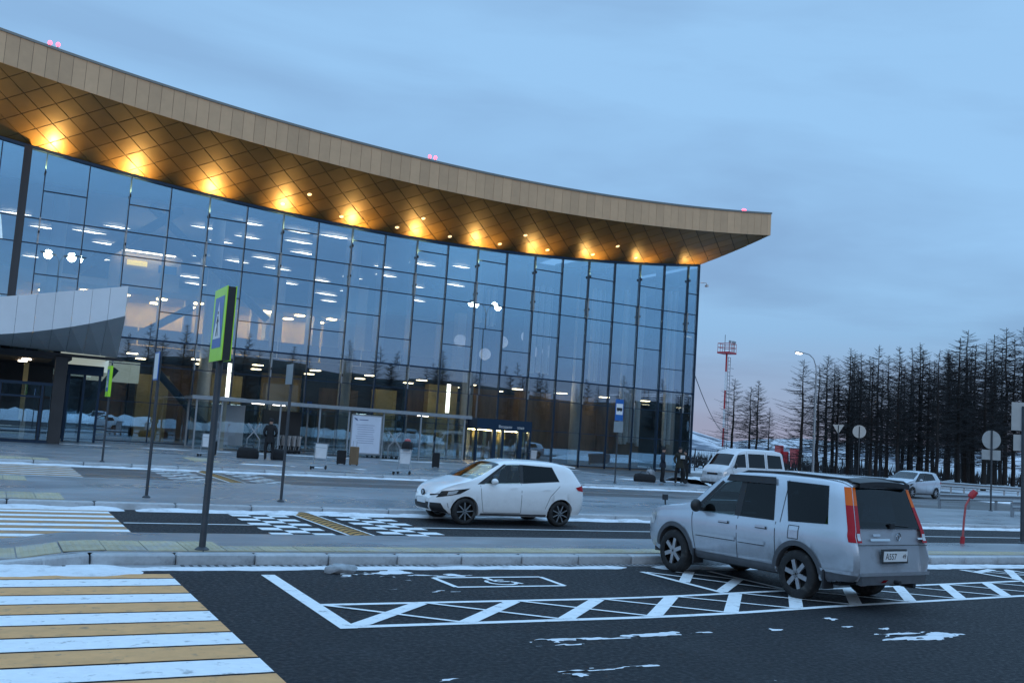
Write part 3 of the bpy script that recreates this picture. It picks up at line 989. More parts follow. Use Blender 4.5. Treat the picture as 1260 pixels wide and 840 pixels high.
ub('gallery_screen', (10.0, 70.7, 11.8), (1.2, 0.08, 0.55), M['sign_blue'])
# columns and braces
colm = MB().lathe([(0.42, 0.14), (0.42, 14.7)], 18).mesh('column', M['column'], 40)
for i in range(7):
    for yy in (64.6, 84):
        o = link('column', colm, term)
        o.location = Vector((-6 + i * 9.32 - 0.6, yy, 0)) - TO
for p, q, r in (((3.8, 63.2, 10.0), (9.4, 63.2, 14.6), 0.30), ((7.6, 63.4, 14.6), (15.4, 63.4, 8.4), 0.26), ((4.2, 63.2, 4.2), (10.6, 63.2, 8.6), 0.24), ((8.8, 63.2, 4.6), (13.0, 63.2, 0.4), 0.24),
                ((4.6, 63.3, 1.2), (6.6, 63.3, 4.4), 0.2), ((26.5, 64.0, 12.4), (33, 64.0, 9.8), 0.22)):
    tbuild(MB().tube([p, q], r, 10), 'diagonal_brace', M['frame'], smooth=40)
# vertical fins behind the right-hand bays
for g0, cnt_, z0, z1 in ((30.6, 7, 9.9, 12.6), (35.2, 8, 6.7, 13.2), (40.4, 8, 6.7, 13.8), (43.4, 8, 2.0, 13.9), (47.6, 3, 2.0, 14.3)):
    for i in range(cnt_):
        if rnd.random() < 0.12: continue
        ub('vertical_fin', (g0 + i * 0.27 + rnd.uniform(-.04, .04), 63.5 + (i % 2) * 0.25, (z0 + z1) / 2 + rnd.uniform(-.15, .15)), (0.17, 0.3, z1 - z0), M['fin_white'])
glb = MB().ball((0, 0, 0), (0.95, 0.95, 0.95), 16, 10).mesh('globe_lamp', emit('globe_glow', (0.80, 0.86, 1.0), 0.4), 60)
for px, pz, yy in ((28.6, 8.35, 68), (31.9, 8.6, 68), (33.9, 9.2, 67), (34.4, 8.15, 67), (35.7, 8.3, 69), (30.6, 7.6, 70)):
    o = link('globe_lamp', glb, term)
    o.location = Vector((px * yy / 62.0, yy, 1.88 + (pz - 1.88) * yy / 62.0)) - TO
for c, d in (((17.9, 72, 8.2), (1.2, 1.2, 4.4)), ((25.5, 76, 9.6), (1.6, 1.2, 7.4)), ((5.2, 78, 9.0), (3.4, 1.0, 5.0)), ((36.5, 78, 9.2), (2.0, 1.0, 6.4))):
    ub('lift_shaft', c, d, M['column'])
# ceiling lamps in loose rows
lm = MB()
lm.add([(-0.95, 0, 0), (-0.3, -0.17, -0.04), (0.95, -0.03, 0), (0.3, 0.17, -0.04), (0, 0, 0.05)], [(0, 1, 3), (1, 2, 3), (0, 4, 1), (1, 4, 2), (2, 4, 3), (3, 4, 0)])
lamp_me = lm.mesh('ceiling_lamp', M['lamp_white'])
for j in range(9):
    for i in range(19):
        if rnd.random() < 0.64 + (0.24 if i > 14 else 0): continue
        o = link('ceiling_lamp', lamp_me, term)
        o.location = Vector((-9 + i * 3.2 + (1.6 if j % 2 else 0) + rnd.uniform(-.4, .4), 64.0 + j * 4.1 + rnd.uniform(-.7, .7), 14.55)) - TO
        o.rotation_euler = (0, 0, R(rnd.uniform(-6, 6)))
        k_ = rnd.uniform(0.75, 1.3)
        o.scale = (k_, k_, 1)
# bracket lamps on every second mullion: uplights washing the soffit, small lamps lower down
brk = MB().box((0, -0.13, 0), (0.09, 0.06, 1.55)).box((0, -0.2, 0.62), (0.05, 0.12, 0.05)).box((0, -0.2, -0.55), (0.05, 0.12, 0.05)).mesh('bracket', M['steel'])
head = MB().lathe([(0.0, -0.16), (0.085, -0.16), (0.11, 0.05), (0.115, 0.17), (0.10, 0.17), (0.085, 0.08), (0.0, 0.08)], 12).mesh('lamp_head', M['dark'], 40)
lens = MB().lathe([(0.0, 0.085), (0.084, 0.085)], 12).mesh('lamp_lens', emit('uplight_lens', (1.0, 0.72, 0.32), 6.0))
lens2 = MB().lathe([(0.0, 0.14), (0.098, 0.14)], 12).mesh('lamp_lens', emit('downlight_lens', (1.0, 0.85, 0.6), 14.0))
for n in range(-4, 21, 2):
    x = 1.56 + BAY * n
    if n == 20: x -= 0.0
    o = link('lamp_bracket', brk, term, Vector((x, FY - 0.06, 11.85)) - TO)
    h = link('spot_head', head, o, (0, -0.26, -0.1))
    h.scale = (0.42, 0.42, 0.42)
    up = link('uplight', head, term, Vector((x, FY - 0.28, zt(x) - 1.3)) - TO)
    up.scale = (0.5, 0.5, 0.5)
    link('lamp_lens', lens, up)
    ub('uplight_arm', (x, FY - 0.2, zt(x) - 1.35), (0.04, 0.2, 0.04), M['frame'])
    ld = bpy.data.lights.new('uplight', 'SPOT')
    ld.energy = 1250 * (1 - 0.65 * max(0, n) / 20)
    ld.color = (1.0, 0.63, 0.20)
    ld.spot_size = R(120)
    ld.spot_blend = 1.0
    ld.shadow_soft_size = 0.06
    lo_ = bpy.data.objects.new('uplight_lamp', ld)
    COL.objects.link(lo_)
    lo_.parent = up
    lo_.location = (0, 0, 0.24)
    lo_.rotation_euler = Vector((0, 0.15, -1)).to_track_quat('Z', 'Y').to_euler()
    o = link('lamp_bracket', brk, term, Vector((x, FY - 0.06, 5.45)) - TO)
    h = link('downlight', head, o, (0, -0.26, -0.25))
    h.scale = (0.5, 0.5, 0.5)
    h.rotation_euler = (R(180), 0, 0)
    if n in (12, 18, 20): link('lamp_lens', lens2, h)

# recessed downlights in the soffit
sdl = MB().lathe([(0.0, 0.0), (0.10, 0.0), (0.13, 0.012), (0.15, 0.03)], 14).mesh('soffit_downlight', emit('soffit_spot_glow', (1.0, 0.74, 0.38), 1.5))
for i in range(8):
    for q, dx in ((0.85, 0.0), (2.3, 1.3)):
        if q > 2 and i % 2: continue
        p_ = S(15.2 + i * 3.9 + dx, q)
        o = link('soffit_downlight', sdl, term, p_ + Vector((0, 0, -0.025)) - TO)
        o.rotation_euler = (R(-24), 0, 0)
# aviation lights on the roof edge
av = MB().lathe([(0.05, 0), (0.05, 0.35), (0.0, 0.35)], 8)
for x in (1.15, 23.6, 49.6):
    r_ = empty('aviation_light', (x, 57.4, zb(x) + FH + 0.05), 0, {1.15: 'pair of red aviation lights on the roof edge, far left', 23.6: 'pair of red aviation lights midway along the roof edge', 49.6: 'small red aviation light near the roof tip at the right'}[x], 'light', 'red lights on the roof edge')
    MB().box((0, 0, 0.05), (0.6, 0.25, 0.08)).build('base', M['grey'], r_)
    for s in ((-1, 1) if x < 40 else (0.6, -0.2)):
        MB().tube([(s * 0.2, 0, 0.05), (s * 0.2, 0, 0.28 if x < 40 else 0.12)], 0.035, 8).build('stem', M['grey'], r_)
        MB().ball((s * 0.2, 0, 0.40 if x < 40 else 0.22), (0.22, 0.22, 0.26), 10, 6).build('lens', M['lamp_red'], r_, 60)

# security camera at the corner
cm = empty('security_camera', (49.35, 61.9, 15.2), 0, 'small security camera on the right corner of the glass facade', 'camera')
MB().tube([(0, 0, 0), (0.45, -0.15, 0.02)], 0.03, 8).build('arm', M['white'], cm)
MB().box((0.5, -0.2, -0.22), (0.16, 0.3, 0.16)).tube([(0.48, -0.17, 0.02), (0.5, -0.2, -0.2)], 0.03, 8).build('housing', M['white'], cm)

# dark entrance portal in the right half of the facade
ep = empty('entrance_portal', (31.75, 61.2, 0.13), 0, 'dark framed entrance portal with lettering over its glass doors', 'doorway')
MB().box((0, 0, 2.55), (4.3, 1.5, 0.75)).build('header', M['frame'], ep)
for xx, w in ((-2.1, 0.12), (-0.75, 0.25), (-0.1, 0.2), (1.3, 0.3), (2.08, 0.14)):
    MB().box((xx, -0.6, 1.09), (w, 0.25, 2.17)).build('jamb', M['frame'], ep)
for xx, w, mt in ((-1.42, 1.0, 'clear'), (0.6, 1.1, 'clear'), (1.72, 0.5, 'clear')):
    d_ = MB().box((xx, -0.45, 1.09), (w, 0.03, 2.15)).build('door_leaf', M[mt], ep)
    MB().tube([(xx + w * .38, -0.49, 0.8), (xx + w * .38, -0.49, 1.4)], 0.02, 6).build('handle', M['steel'], d_)
MB().box((-1.3, 1.2, 1.1), (0.5, 0.1, 2.2)).build('inner_panel', M['in_yellow'], ep)
MB().box((0.7, 1.4, 1.1), (1.0, 0.1, 2.2)).build('inner_panel', M['in_yellow'], ep)
MB().box((0.0, 0.5, 2.15), (3.6, 0.5, 0.03)).build('inner_lamp', M['lamp_gallery'], ep)

def text(name, s, size, mt, parent, loc, rot, align='CENTER', ext=0.002):
    cu = bpy.data.curves.new(name, 'FONT')
    cu.body = s
    cu.size = size
    cu.align_x = align
    cu.extrude = ext
    t = bpy.data.objects.new(name, cu)
    COL.objects.link(t)
    dg = bpy.context.evaluated_depsgraph_get()
    me = bpy.data.meshes.new_from_object(t.evaluated_get(dg))
    bpy.data.objects.remove(t)
    me.materials.clear()
    me.materials.append(mt)
    o = link(name, me, parent, loc)
    o.rotation_euler = rot
    return o
text('lettering', 'Входная', 0.26, M['sign_white'], ep, (0.05, -0.765, 2.36), (R(90), 0, 0))
text('lettering', 'зона', 0.26, M['sign_white'], ep, (1.25, -0.765, 2.36), (R(90), 0, 0))

# ---------------------------------------------------------------- left entrance vestibule with its white canopy
vs_ = empty('entrance_vestibule', (0, 52, 0.13), 0, 'glazed entrance vestibule under a white curved canopy, at the left', 'vestibule')
def vb(name, c, d, mt, parent=None):
    return MB().box((c[0], c[1] - 52, c[2] - 0.13), d).build(name, M[mt], parent or vs_)
vb('roof_slab', (-2.4, 57, 4.35), (11.6, 9.6, 0.3), 'in_dark')
vb('back_wall', (-2.4, 61.5, 2.2), (11.0, 0.2, 4.1), 'in_dark')
for xx in (-7.6, -4.2, -0.6, 0.45, 2.25): vb('post', (xx, 52, 1.5), (0.11, 0.14, 2.75), 'frame')
vb('corner_post', (2.95, 52.1, 2.2), (0.55, 0.5, 4.2), 'in_dark')
vb('beam', (-2.4, 51.98, 2.94), (10.9, 0.2, 0.14), 'frame')
vb('beam', (-2.4, 51.98, 2.31), (9.4, 0.18, 0.10), 'frame')
vb('threshold', (-2.4, 51.98, 0.2), (10.9, 0.2, 0.13), 'frame')
for xa, xb in ((-7.5, -4.3), (-4.1, -0.7), (-0.5, 0.35), (0.55, 2.15), (2.35, 2.65)):
    vb('glass_pane', ((xa + xb) / 2, 52, 1.26), (xb - xa, 0.02, 1.95), 'pane_low')
    vb('glass_pane', ((xa + xb) / 2, 52, 2.62), (xb - xa, 0.02, 0.5), 'pane')
vb('ceiling_panel', (-2.2, 54.5, 4.17), (9.5, 4.0, 0.05), 'in_wood')
for xx, yy in ((1.45, 53.2), (1.35, 55.8), (-1.6, 53.4)): vb('ceiling_lamp', (xx, yy, 4.10), (0.4, 0.4, 0.05), 'lamp_white')
vb('inner_column', (1.55, 55.5, 2.6), (0.22, 0.22, 2.9), 'in_yellow')
vb('inner_column', (1.6, 53.4, 0.9), (0.22, 0.22, 1.4), 'in_wall')
# recessed side doors
vb('door_header', (4.35, 56, 3.9), (1.75, 0.5, 0.5), 'frame')
for xx in (3.6, 4.35, 5.1): vb('door_post', (xx, 56, 1.9), (0.12, 0.16, 3.5), 'frame')
for xx in (3.97, 4.73): vb('door_leaf', (xx, 56, 1.8), (0.62, 0.03, 3.2), 'pane_low')
vb('light_box', (4.35, 57.2, 4.4), (2.4, 0.15, 1.0), 'light_box')
vb('light_panel', (6.6, 64.6, 4.3), (3.0, 0.06, 1.3), 'light_box')
# canopy
def ct(x): return 6.49 + 0.222 * x
def cb(x): return 4.84 + 0.16 * x + 0.022 * max(x, 0) ** 2
def cl(x): return 4.62 - 0.02 * x
xs = [-6 + i * 0.744 for i in range(16)]
xs[-1] = 5.16
for a, b in zip(xs, xs[1:]):
    mb = MB()
    mb.extrude([(a + .006, cb(a)), (b - .006, cb(b)), (b - .006, ct(b)), (a + .006, ct(a))], lambda p, q, t: (p, t - 52, q - 0.13), 48.0, 48.05)
    mb.build('canopy_panel', M['canopy'], vs_)
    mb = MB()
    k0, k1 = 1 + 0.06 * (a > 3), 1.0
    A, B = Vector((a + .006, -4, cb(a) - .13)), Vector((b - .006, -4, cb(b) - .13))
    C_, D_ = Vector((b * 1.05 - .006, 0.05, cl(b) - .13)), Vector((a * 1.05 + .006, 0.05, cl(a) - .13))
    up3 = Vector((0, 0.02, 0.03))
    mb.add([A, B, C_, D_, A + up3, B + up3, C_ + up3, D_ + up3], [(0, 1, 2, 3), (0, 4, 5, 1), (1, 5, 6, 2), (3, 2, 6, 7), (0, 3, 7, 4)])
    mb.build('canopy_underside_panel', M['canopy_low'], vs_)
mb = MB()
mb.poly([(-6, -4, ct(-6) - .135), (5.16, -4, ct(5.16) - .135), (5.3, 9.5, ct(5.16) - .1), (-6, 9.5, ct(-6) - .1)])
mb.poly([(5.165, -4, ct(5.16) - .135), (5.165, -4, cb(5.16) - .13), (5.42, 0.05, cl(5.16) - .13), (5.35, 9.5, cl(5.16) - .13), (5.3, 9.5, ct(5.16) - .1)])
mb.build('canopy_top', M['canopy'], vs_, recalc=False)
vb('canopy_end_beam', (2.0, 52.2, 4.42), (7.4, 0.2, 0.14), 'in_dark')

# ---------------------------------------------------------------- trolley shelter in front of the facade
sh = empty('trolley_shelter', (18.2, 56.3, 0.13), 0, 'long glass walled trolley shelter with a flat snowy roof', 'shelter')
SX0, SX1 = -8.3, 8.0
MB().box((-0.1, 0, 2.80), (SX1 - SX0 + 0.4, 2.8, 0.14)).build('roof', M['grey'], sh)
MB().box((-0.1, -1.42, 2.80), (SX1 - SX0 + 0.5, 0.05, 0.2)).build('roof_fascia', M['steel'], sh)
sn = MB().grid(lambda u, v: (SX0 - .2 + 10.2 * u, -1.38 + 2.7 * v, 2.875 + 0.10 * (math.sin(math.pi * min(1, u * 8) / 2)) * (1 - u * 0.6) * (0.6 + 0.5 * mnoise.noise(Vector((u * 30, v * 4, 0)))) * math.sin(math.pi * (0.12 + v * .76))), 60, 6)
tag(sn.build('roof_snow', M['snow'], sh, 60, recalc=False), kind='stuff')
posts = [-8.2, -6.85, -3.6, -1.3, 0.45, 2.6, 5.0, 7.9]
for xx in posts:
    MB().box((xx, -1.2, 1.37), (0.09, 0.09, 2.73)).build('post', M['steel'], sh)
    MB().box((xx, 1.2, 1.37), (0.09, 0.09, 2.73)).build('post', M['steel'], sh)
MB().box((-6.7, -1.12, 1.37), (0.24, 0.06, 2.7)).build('post_cladding', M['in_wall'], sh)
for a, b in zip(posts, posts[1:]):
    MB().box(((a + b) / 2, 1.2, 1.35), (b - a - 0.1, 0.02, 2.5)).build('glass_panel', M['clear'], sh)
    if (a, b) not in ((-3.6, -1.3),):
        MB().box(((a + b) / 2, -1.2, 1.35), (b - a - 0.1, 0.02, 2.5)).build('glass_panel', M['clear'], sh)
MB().box((-5.9, 1.1, 1.4), (1.7, 0.05, 2.3)).build('backlit_panel', M['poster'], sh)
MB().box((-3.0, 0.6, 1.2), (2.2, 0.3, 2.4)).build('machine_cabinet', M['in_dark'], sh)
for xx in (-4.6, -3.4, 5.6): MB().box((xx, 0, 2.70), (0.7, 0.12, 0.04)).build('lamp', M['lamp_tube'], sh)
nb = MB().box((1.55, -1.26, 1.35), (1.75, 0.05, 2.15)).build('notice_board', M['poster'], sh)
MB().box((1.55, -1.245, 1.35), (1.9, 0.05, 2.3)).build('board_frame', M['grey'], nb)
lg = MB()
for i, (a, b) in enumerate(((1.0, 2.0), (1.06, 1.7))):
    lg.box((0.85 + 0.05 * i, -1.29, 2.25 - 0.07 * i), (0.2, 0.004, 0.05), Matrix.Rotation(0.4, 3, 'Y'))
lg.box((1.35, -1.29, 2.2), (0.55, 0.004, 0.045))
for i in range(9): lg.box((1.5 + rnd.uniform(-.05, .05), -1.29, 1.9 - i * 0.13), (1.2 + rnd.uniform(-.25, .1), 0.004, 0.02))
lg.build('print', M['text_blue'], nb)
MB().box((4.9, -1.0, 0.2), (5.5, 0.2, 0.06)).build('floor_rail', M['dark'], sh)
MB().box((-2.5, -1.0, 0.2), (6.5, 0.2, 0.06)).build('floor_rail', M['dark'], sh)

# ================================================================ vehicles
def boolean_cut(o, cutters, smooth=40):
    """subtract closed meshes from a mesh object and keep the result"""
    tmp = []
    for mb_, mt_ in cutters:
        c = mb_.build('cutter', mt_)
        c.matrix_world = o.matrix_world
        md = o.modifiers.new('cut', 'BOOLEAN')
        md.operation = 'DIFFERENCE'
        md.solver = 'EXACT'
        md.object = c
        md.material_mode = 'TRANSFER'
        tmp.append(c)
    par = o.parent
    for c in tmp: c.parent = par; c.matrix_parent_inverse = o.matrix_parent_inverse
    bpy.context.view_layer.update()
    dg = bpy.context.evaluated_depsgraph_get()
    me = bpy.data.meshes.new_from_object(o.evaluated_get(dg))
    o.modifiers.clear()
    o.data = me
    for c in tmp: bpy.data.objects.remove(c)
    me.polygons.foreach_set('use_smooth', [True] * len(me.polygons))
    me.set_sharp_from_angle(angle=R(smooth))

class Car:
    """lofted body: x forward (0 = rear axle), y left, z up"""
    def __init__(s, top, wid, belt, xr, xf, wb, wr, arch, rock, dr, df, tum=0.30, mats=None):
        s.top, s.wid, s.belt_t, s.xr, s.xf, s.wb, s.wr, s.arch, s.rock, s.dr, s.df, s.tum = top, wid, belt, xr, xf, wb, wr, arch, rock, dr, df, tum
    def ZT(s, x): return spline(s.top, x)
    def Wd(s, x): return spline(s.wid, x)
    def belt(s, x): return min(interp(s.belt_t, x), s.ZT(x) - 0.06)
    def bottom(s, x):
        z = s.rock + 0.05 * sstep(s.xf - 0.5, s.xf, x) + 0.07 * (1 - sstep(s.xr, s.xr + 0.5, x))
        for c in (0, s.wb):
            d = abs(x - c)
            if d < s.arch: z = max(z, s.wr + math.sqrt(s.arch ** 2 - d ** 2) * 1.0)
        return z
    def sec(s, x, nominal=False):
        w, ztp, zb_ = s.Wd(x), s.ZT(x), s.belt(x)
        z0 = s.rock if nominal else s.bottom(x)
        h = zb_ - s.rock
        wr = w * 0.965 - max(ztp - zb_ - 0.06, 0) * s.tum
        r = min(1.0, (ztp - zb_) / 0.25)
        P_ = [(w * 0.90, s.rock), (w * 0.945, s.rock + 0.05), (w * 0.968, s.rock + 0.25 * h), (w * 0.992, s.rock + 0.50 * h), (w * 1.0, s.rock + 0.72 * h), (w * 0.990, s.rock + 0.91 * h), (w * 0.962, zb_)]
        if not nominal: P_ = [(y, max(z, z0 + 0.004 * i)) for i, (y, z) in enumerate(P_)]
        g = ztp - zb_
        P_ += [(w * 0.965 + (wr - w * 0.965) * t, zb_ + (g - 0.07 * r) * t + 0.0) for t in (0.33, 0.66, 1.0)]
        P_ += [(wr - 0.03 * r - .01, ztp - 0.035 * r), (wr - 0.10 * r - .03, ztp - 0.012 * r), (wr * 0.55, ztp + 0.008), (0, ztp + 0.016)]
        return P_
    def shear(s, x, z):
        return x + interp(s.df, z) * sstep(s.xf - 0.75, s.xf, x) + interp(s.dr, z) * (1 - sstep(s.xr, s.xr + 0.85, x))
    def side_y(s, x, z):
        P_ = s.sec(x, True)[:10]
        for (y0, z0), (y1, z1) in zip(P_, P_[1:]):
            if z <= z1: return y0 + (y1 - y0) * (z - z0) / max(1e-6, z1 - z0)
        return P_[-1][0]
    def top_z(s, x, y):
        P_ = s.sec(x, True)[9:]
        y = abs(y)
        for (y0, z0), (y1, z1) in zip(P_, P_[1:]):
            if y >= y1: return z0 + (z1 - z0) * (y - y0) / (y1 - y0 if abs(y1 - y0) > 1e-6 else 1e-6)
        return P_[-1][1]
    def stations(s):
        xs = set()
        n = 60
        for i in range(n + 1): xs.add(round(s.xr + (s.xf - s.xr) * i / n, 4))
        for e in (0.015, 0.04, 0.08, 0.14): xs.add(round(s.xr + e, 4)); xs.add(round(s.xf - e, 4))
        for c in (0, s.wb):
            for i in range(17): xs.add(round(c - (s.arch - 1e-4) * math.cos(math.pi * i / 16), 4))
            xs.add(round(c - s.arch - 1e-3, 4)); xs.add(round(c + s.arch + 1e-3, 4))
        out = []
        for x in sorted(xs):
            if not out or x - out[-1] > 6e-4: out.append(x)
        return out
    def body(s, root, mt):
        mb = MB()
        xs = s.stations()
        rows = []
        for x in xs:
            P_ = [(0.0, s.bottom(x))] + s.sec(x)
            ring = [(s.shear(x, z), y, z) for y, z in P_] + [(s.shear(x, z), -y, z) for y, z in P_[-2:0:-1]]
            rows.append(ring)
        n = len(rows[0])
        vs = [p for r in rows for p in r]
        fs = [(i * n + k, i * n + (k + 1) % n, (i + 1) * n + (k + 1) % n, (i + 1) * n + k) for i in range(len(rows) - 1) for k in range(n)]
        fs += [tuple(range(n)), tuple(range(len(vs) - 1, len(vs) - n - 1, -1))]
        mb.add(vs, fs)
        return mb.build('body', mt, root, 40)
    def side_patch(s, quad, side, off=0.006, nu=8, nv=4, x_extra=0):
        """bilinear patch of four (x,z) corners: bottom-a, bottom-b, top-b, top-a"""
        (ax, az), (bx_, bz), (cx, cz), (dx, dz) = quad
        def fn(u, v):
            x = (ax * (1 - u) + bx_ * u) * (1 - v) + (dx * (1 - u) + cx * u) * v
            z = (az * (1 - u) + bz * u) * (1 - v) + (dz * (1 - u) + cz * u) * v
            return (s.shear(x, z), side * (s.side_y(x, z) + off), z)
        return MB().grid(fn, nu, nv)
    def top_patch(s, x0, x1, f0, f1, off=0.006, nu=10, nv=8):
        def fn(u, v):
            x = x0 + (x1 - x0) * v
            yw = s.sec(x, True)[9][0] * (f0 + (f1 - f0) * v)
            y = yw * (2 * u - 1)
            z = s.top_z(x, y)
            return (s.shear(x, z), y, z + off)
        return MB().grid(fn, nu, nv)
    def end_patch(s, rear, quad, off=0.008, nu=4, nv=6):
        (ay, az), (by, bz), (cy, cz), (dy, dz) = quad
        x0 = s.xr if rear else s.xf
        def fn(u, v):
            y = (ay * (1 - u) + by * u) * (1 - v) + (dy * (1 - u) + cy * u) * v
            z = (az * (1 - u) + bz * u) * (1 - v) + (dz * (1 - u) + cz * u) * v
            return (s.shear(x0, z) + (-off if rear else off), y, z)
        return MB().grid(fn, nu, nv)
    def cabin(s, x0, x1, zf, inset=0.055):
        mb = MB()
        rows = []
        n = 16
        for i in range(n + 1):
            x = x0 + (x1 - x0) * i / n
            P_ = s.sec(x, True)
            zc = s.ZT(x) - inset
            pts = []
            for z in [zf + (zc - 0.06 - zf) * k / 6 for k in range(7)]:
                pts.append((max(0.1, s.side_y(x, z) - inset), z))
            yt = max(0.08, P_[9][0] - inset - 0.05)
            pts += [(yt - 0.06, zc - 0.01), (yt * 0.5, zc)]
            ring = [(s.shear(x, z), y, z) for y, z in pts] + [(s.shear(x, z), -y, z) for y, z in pts[::-1]]
            rows.append(ring)
        m_ = len(rows[0])
        vs = [p for r in rows for p in r]
        mb.add(vs, [(i * m_ + k, i * m_ + (k + 1) % m_, (i + 1) * m_ + (k + 1) % m_, (i + 1) * m_ + k) for i in range(n) for k in range(m_)] + [tuple(range(m_)), tuple(range(len(vs) - 1, len(vs) - m_ - 1, -1))])
        return mb
    def side_cut(s, quad, side):
        (ax, az), (bx_, bz), (cx, cz), (dx, dz) = quad
        pts = [(ax, az), (bx_, bz), (cx, cz), (dx, dz)]
        # rounded corners
        out = []
        for i in range(4):
            p, a, b = Vector(pts[i]), Vector(pts[i - 1]), Vector(pts[(i + 1) % 4])
            r_ = min(0.045, 0.3 * (a - p).length, 0.3 * (b - p).length)
            u, v = (a - p).normalized() * r_, (b - p).normalized() * r_
            for t in (0, .33, .67, 1): out.append(tuple(p + u * (1 - t) ** 2 + v * t ** 2))
        return MB().extrude(out, lambda x, z, t: (s.shear(x, z), side * t, z), 0.30, 1.3)
    def screen_cut(s, x0, x1, f0, f1, out_=0.15, inn=0.16):
        vs = []
        for x, f in ((x0, f0), (x1, f1)):
            yw = s.sec(x, True)[9][0] * f
            z = s.ZT(x)
            sl = (s.ZT(x1) - s.ZT(x0)) / (x1 - x0)
            nr = Vector((-sl, 0, 1)).normalized()
            for sy_ in (-1, 1):
                for d in (out_, -inn):
                    vs.append(Vector((x, sy_ * yw, z)) + nr * d)
        return MB().add(vs, [(0, 1, 3, 2), (4, 6, 7, 5), (0, 4, 5, 1), (2, 3, 7, 6), (0, 2, 6, 4), (1, 5, 7, 3)])
    def end_cut(s, quad, rear=True, out_=0.15, inn=0.22):
        vs = []
        x0 = s.xr if rear else s.xf
        sg = -1 if rear else 1
        for (y, z) in quad:
            for d in (out_, -inn): vs.append((s.shear(x0, z) + sg * d, y, z))
        return MB().add(vs, [(0, 2, 4, 6), (7, 5, 3, 1)] + [(2 * i, 2 * i + 1, (2 * i + 3) % 8, (2 * i + 2) % 8) for i in range(4)])
    def seats(s, root, xs_, zf, h, w=0.46):
        for (x, ys) in xs_:
            for y in ys:
                st = empty('seat', (x, y, zf)); st.parent = root
                MB().bbox((0.02, 0, 0.16), (0.50, w, 0.22), 0.05).build('cushion', M['trim'], st, 50)
                MB().box((-0.26, 0, 0.48), (0.14, w, 0.56), Matrix.Rotation(R(-12), 3, 'Y'), 0.88).build('seat_back', M['trim'], st)
                MB().bbox((-0.34, 0, 0.84), (0.09, 0.25, 0.18), 0.03).build('headrest', M['trim'], st, 50)
    def seam(s, pts, side, w=0.012, off=0.003):
        """thin panel gap along a polyline of (x,z)"""
        mb = MB()
        for (x0, z0), (x1, z1) in zip(pts, pts[1:]):
            d = math.hypot(x1 - x0, z1 - z0)
            nx, nz_ = -(z1 - z0) / d * w / 2, (x1 - x0) / d * w / 2
            mb.add(s.side_patch([(x0 - nx, z0 - nz_), (x1 - nx, z1 - nz_), (x1 + nx, z1 + nz_), (x0 + nx, z0 + nz_)], side, off, 4, 1).v, [])
            b = len(mb.v) - 10
            for i in range(4): mb.f.append((b + i, b + i + 1, b + 6 + i, b + 5 + i)); mb.mi.append(0)
        return mb
    def arch_lip(s, c, side, r0, r1, off, a0=8, a1=172):
        mb = MB()
        n = 20
        vs = []
        for i in range(n + 1):
            a = R(a0 + (a1 - a0) * i / n)
            for r in (r0, r1):
                x, z = c + r * math.cos(a), s.wr + r * math.sin(a)
                vs.append((s.shear(x, z), side * (s.side_y(x, z) + off), z))
            x, z = c + r0 * math.cos(a), s.wr + r0 * math.sin(a)
            vs.append((s.shear(x, z), side * (s.side_y(x, z) - 0.10), z))
        mb.add(vs, [(3 * i, 3 * i + 1, 3 * i + 4, 3 * i + 3) for i in range(n)] + [(3 * i + 2, 3 * i, 3 * i + 3, 3 * i + 5) for i in range(n)])
        return mb

def wheel_meshes(r, w, rim_r, spokes, sw, rim_mat, back_mat, double=False):
    rx = Matrix.Rotation(R(90), 3, 'X')
    ty = MB().lathe([(rim_r, -w / 2 + .01), (rim_r + .02, -w / 2), (r - .035, -w / 2), (r - .008, -w / 2 + .02), (r, -w / 2 + .05), (r, w / 2 - .05), (r - .008, w / 2 - .02), (r - .035, w / 2), (rim_r + .02, w / 2), (rim_r, w / 2 - .01)], 32, rx)
    ty = ty.mesh('tyre', M['tyre'], 40)
    rm = MB()
    rm.cur = 1
    rm.lathe([(0.0, -w / 2 + .07), (rim_r - .01, -w / 2 + .07)], 24, rx)
    rm.cur = 0
    rm.lathe([(rim_r + .003, -w / 2 + .06), (rim_r + .003, -w / 2 + .0), (rim_r - .022, -w / 2 + .004), (rim_r - .03, -w / 2 + .05)], 32, rx)
    rm.lathe([(0.0, -w / 2 - .002), (0.045, -w / 2 + .002), (0.065, -w / 2 + .03), (0.065, -w / 2 + .07)], 16, rx)
    for k in range(spokes):
        a = 2 * math.pi * k / spokes + 0.3
        rot = Matrix.Rotation(a, 3, 'Y')
        for d in ((-0.5, 0.5) if double else (0,)):
            rm.box(rot @ Vector((rim_r * 0.54, -w / 2 + .028, d * sw * 1.9)), (rim_r * 0.9, 0.035, sw), rot)
    return ty, rm.mesh('rim', [rim_mat, back_mat], 40)

def add_wheels(root, car, meshes, half_track):
    ty, rm = meshes
    for x in (0, car.wb):
        for s in (1, -1):
            wl = empty('wheel', (x, s * half_track, car.wr))
            wl.parent = root
            wl.rotation_euler = (0, rnd.uniform(0, 1), math.pi if s > 0 else 0)
            link('tyre', ty, wl)
            link('rim', rm, wl)

def plate(parent, loc, rot, s, w=0.50, h=0.112, txt=None):
    p = MB().box((0, 0, 0), (w, 0.012, h)).build('number_plate', M['sign_white'], parent, None, loc)
    p.rotation_euler = rot
    if txt:
        for t, x, sz in txt:
            text('plate_characters', t, sz, M['sign_black'], p, (x, -0.0075, -sz * 0.34), (R(90), 0, 0), 'LEFT', 0.0008)
    return p

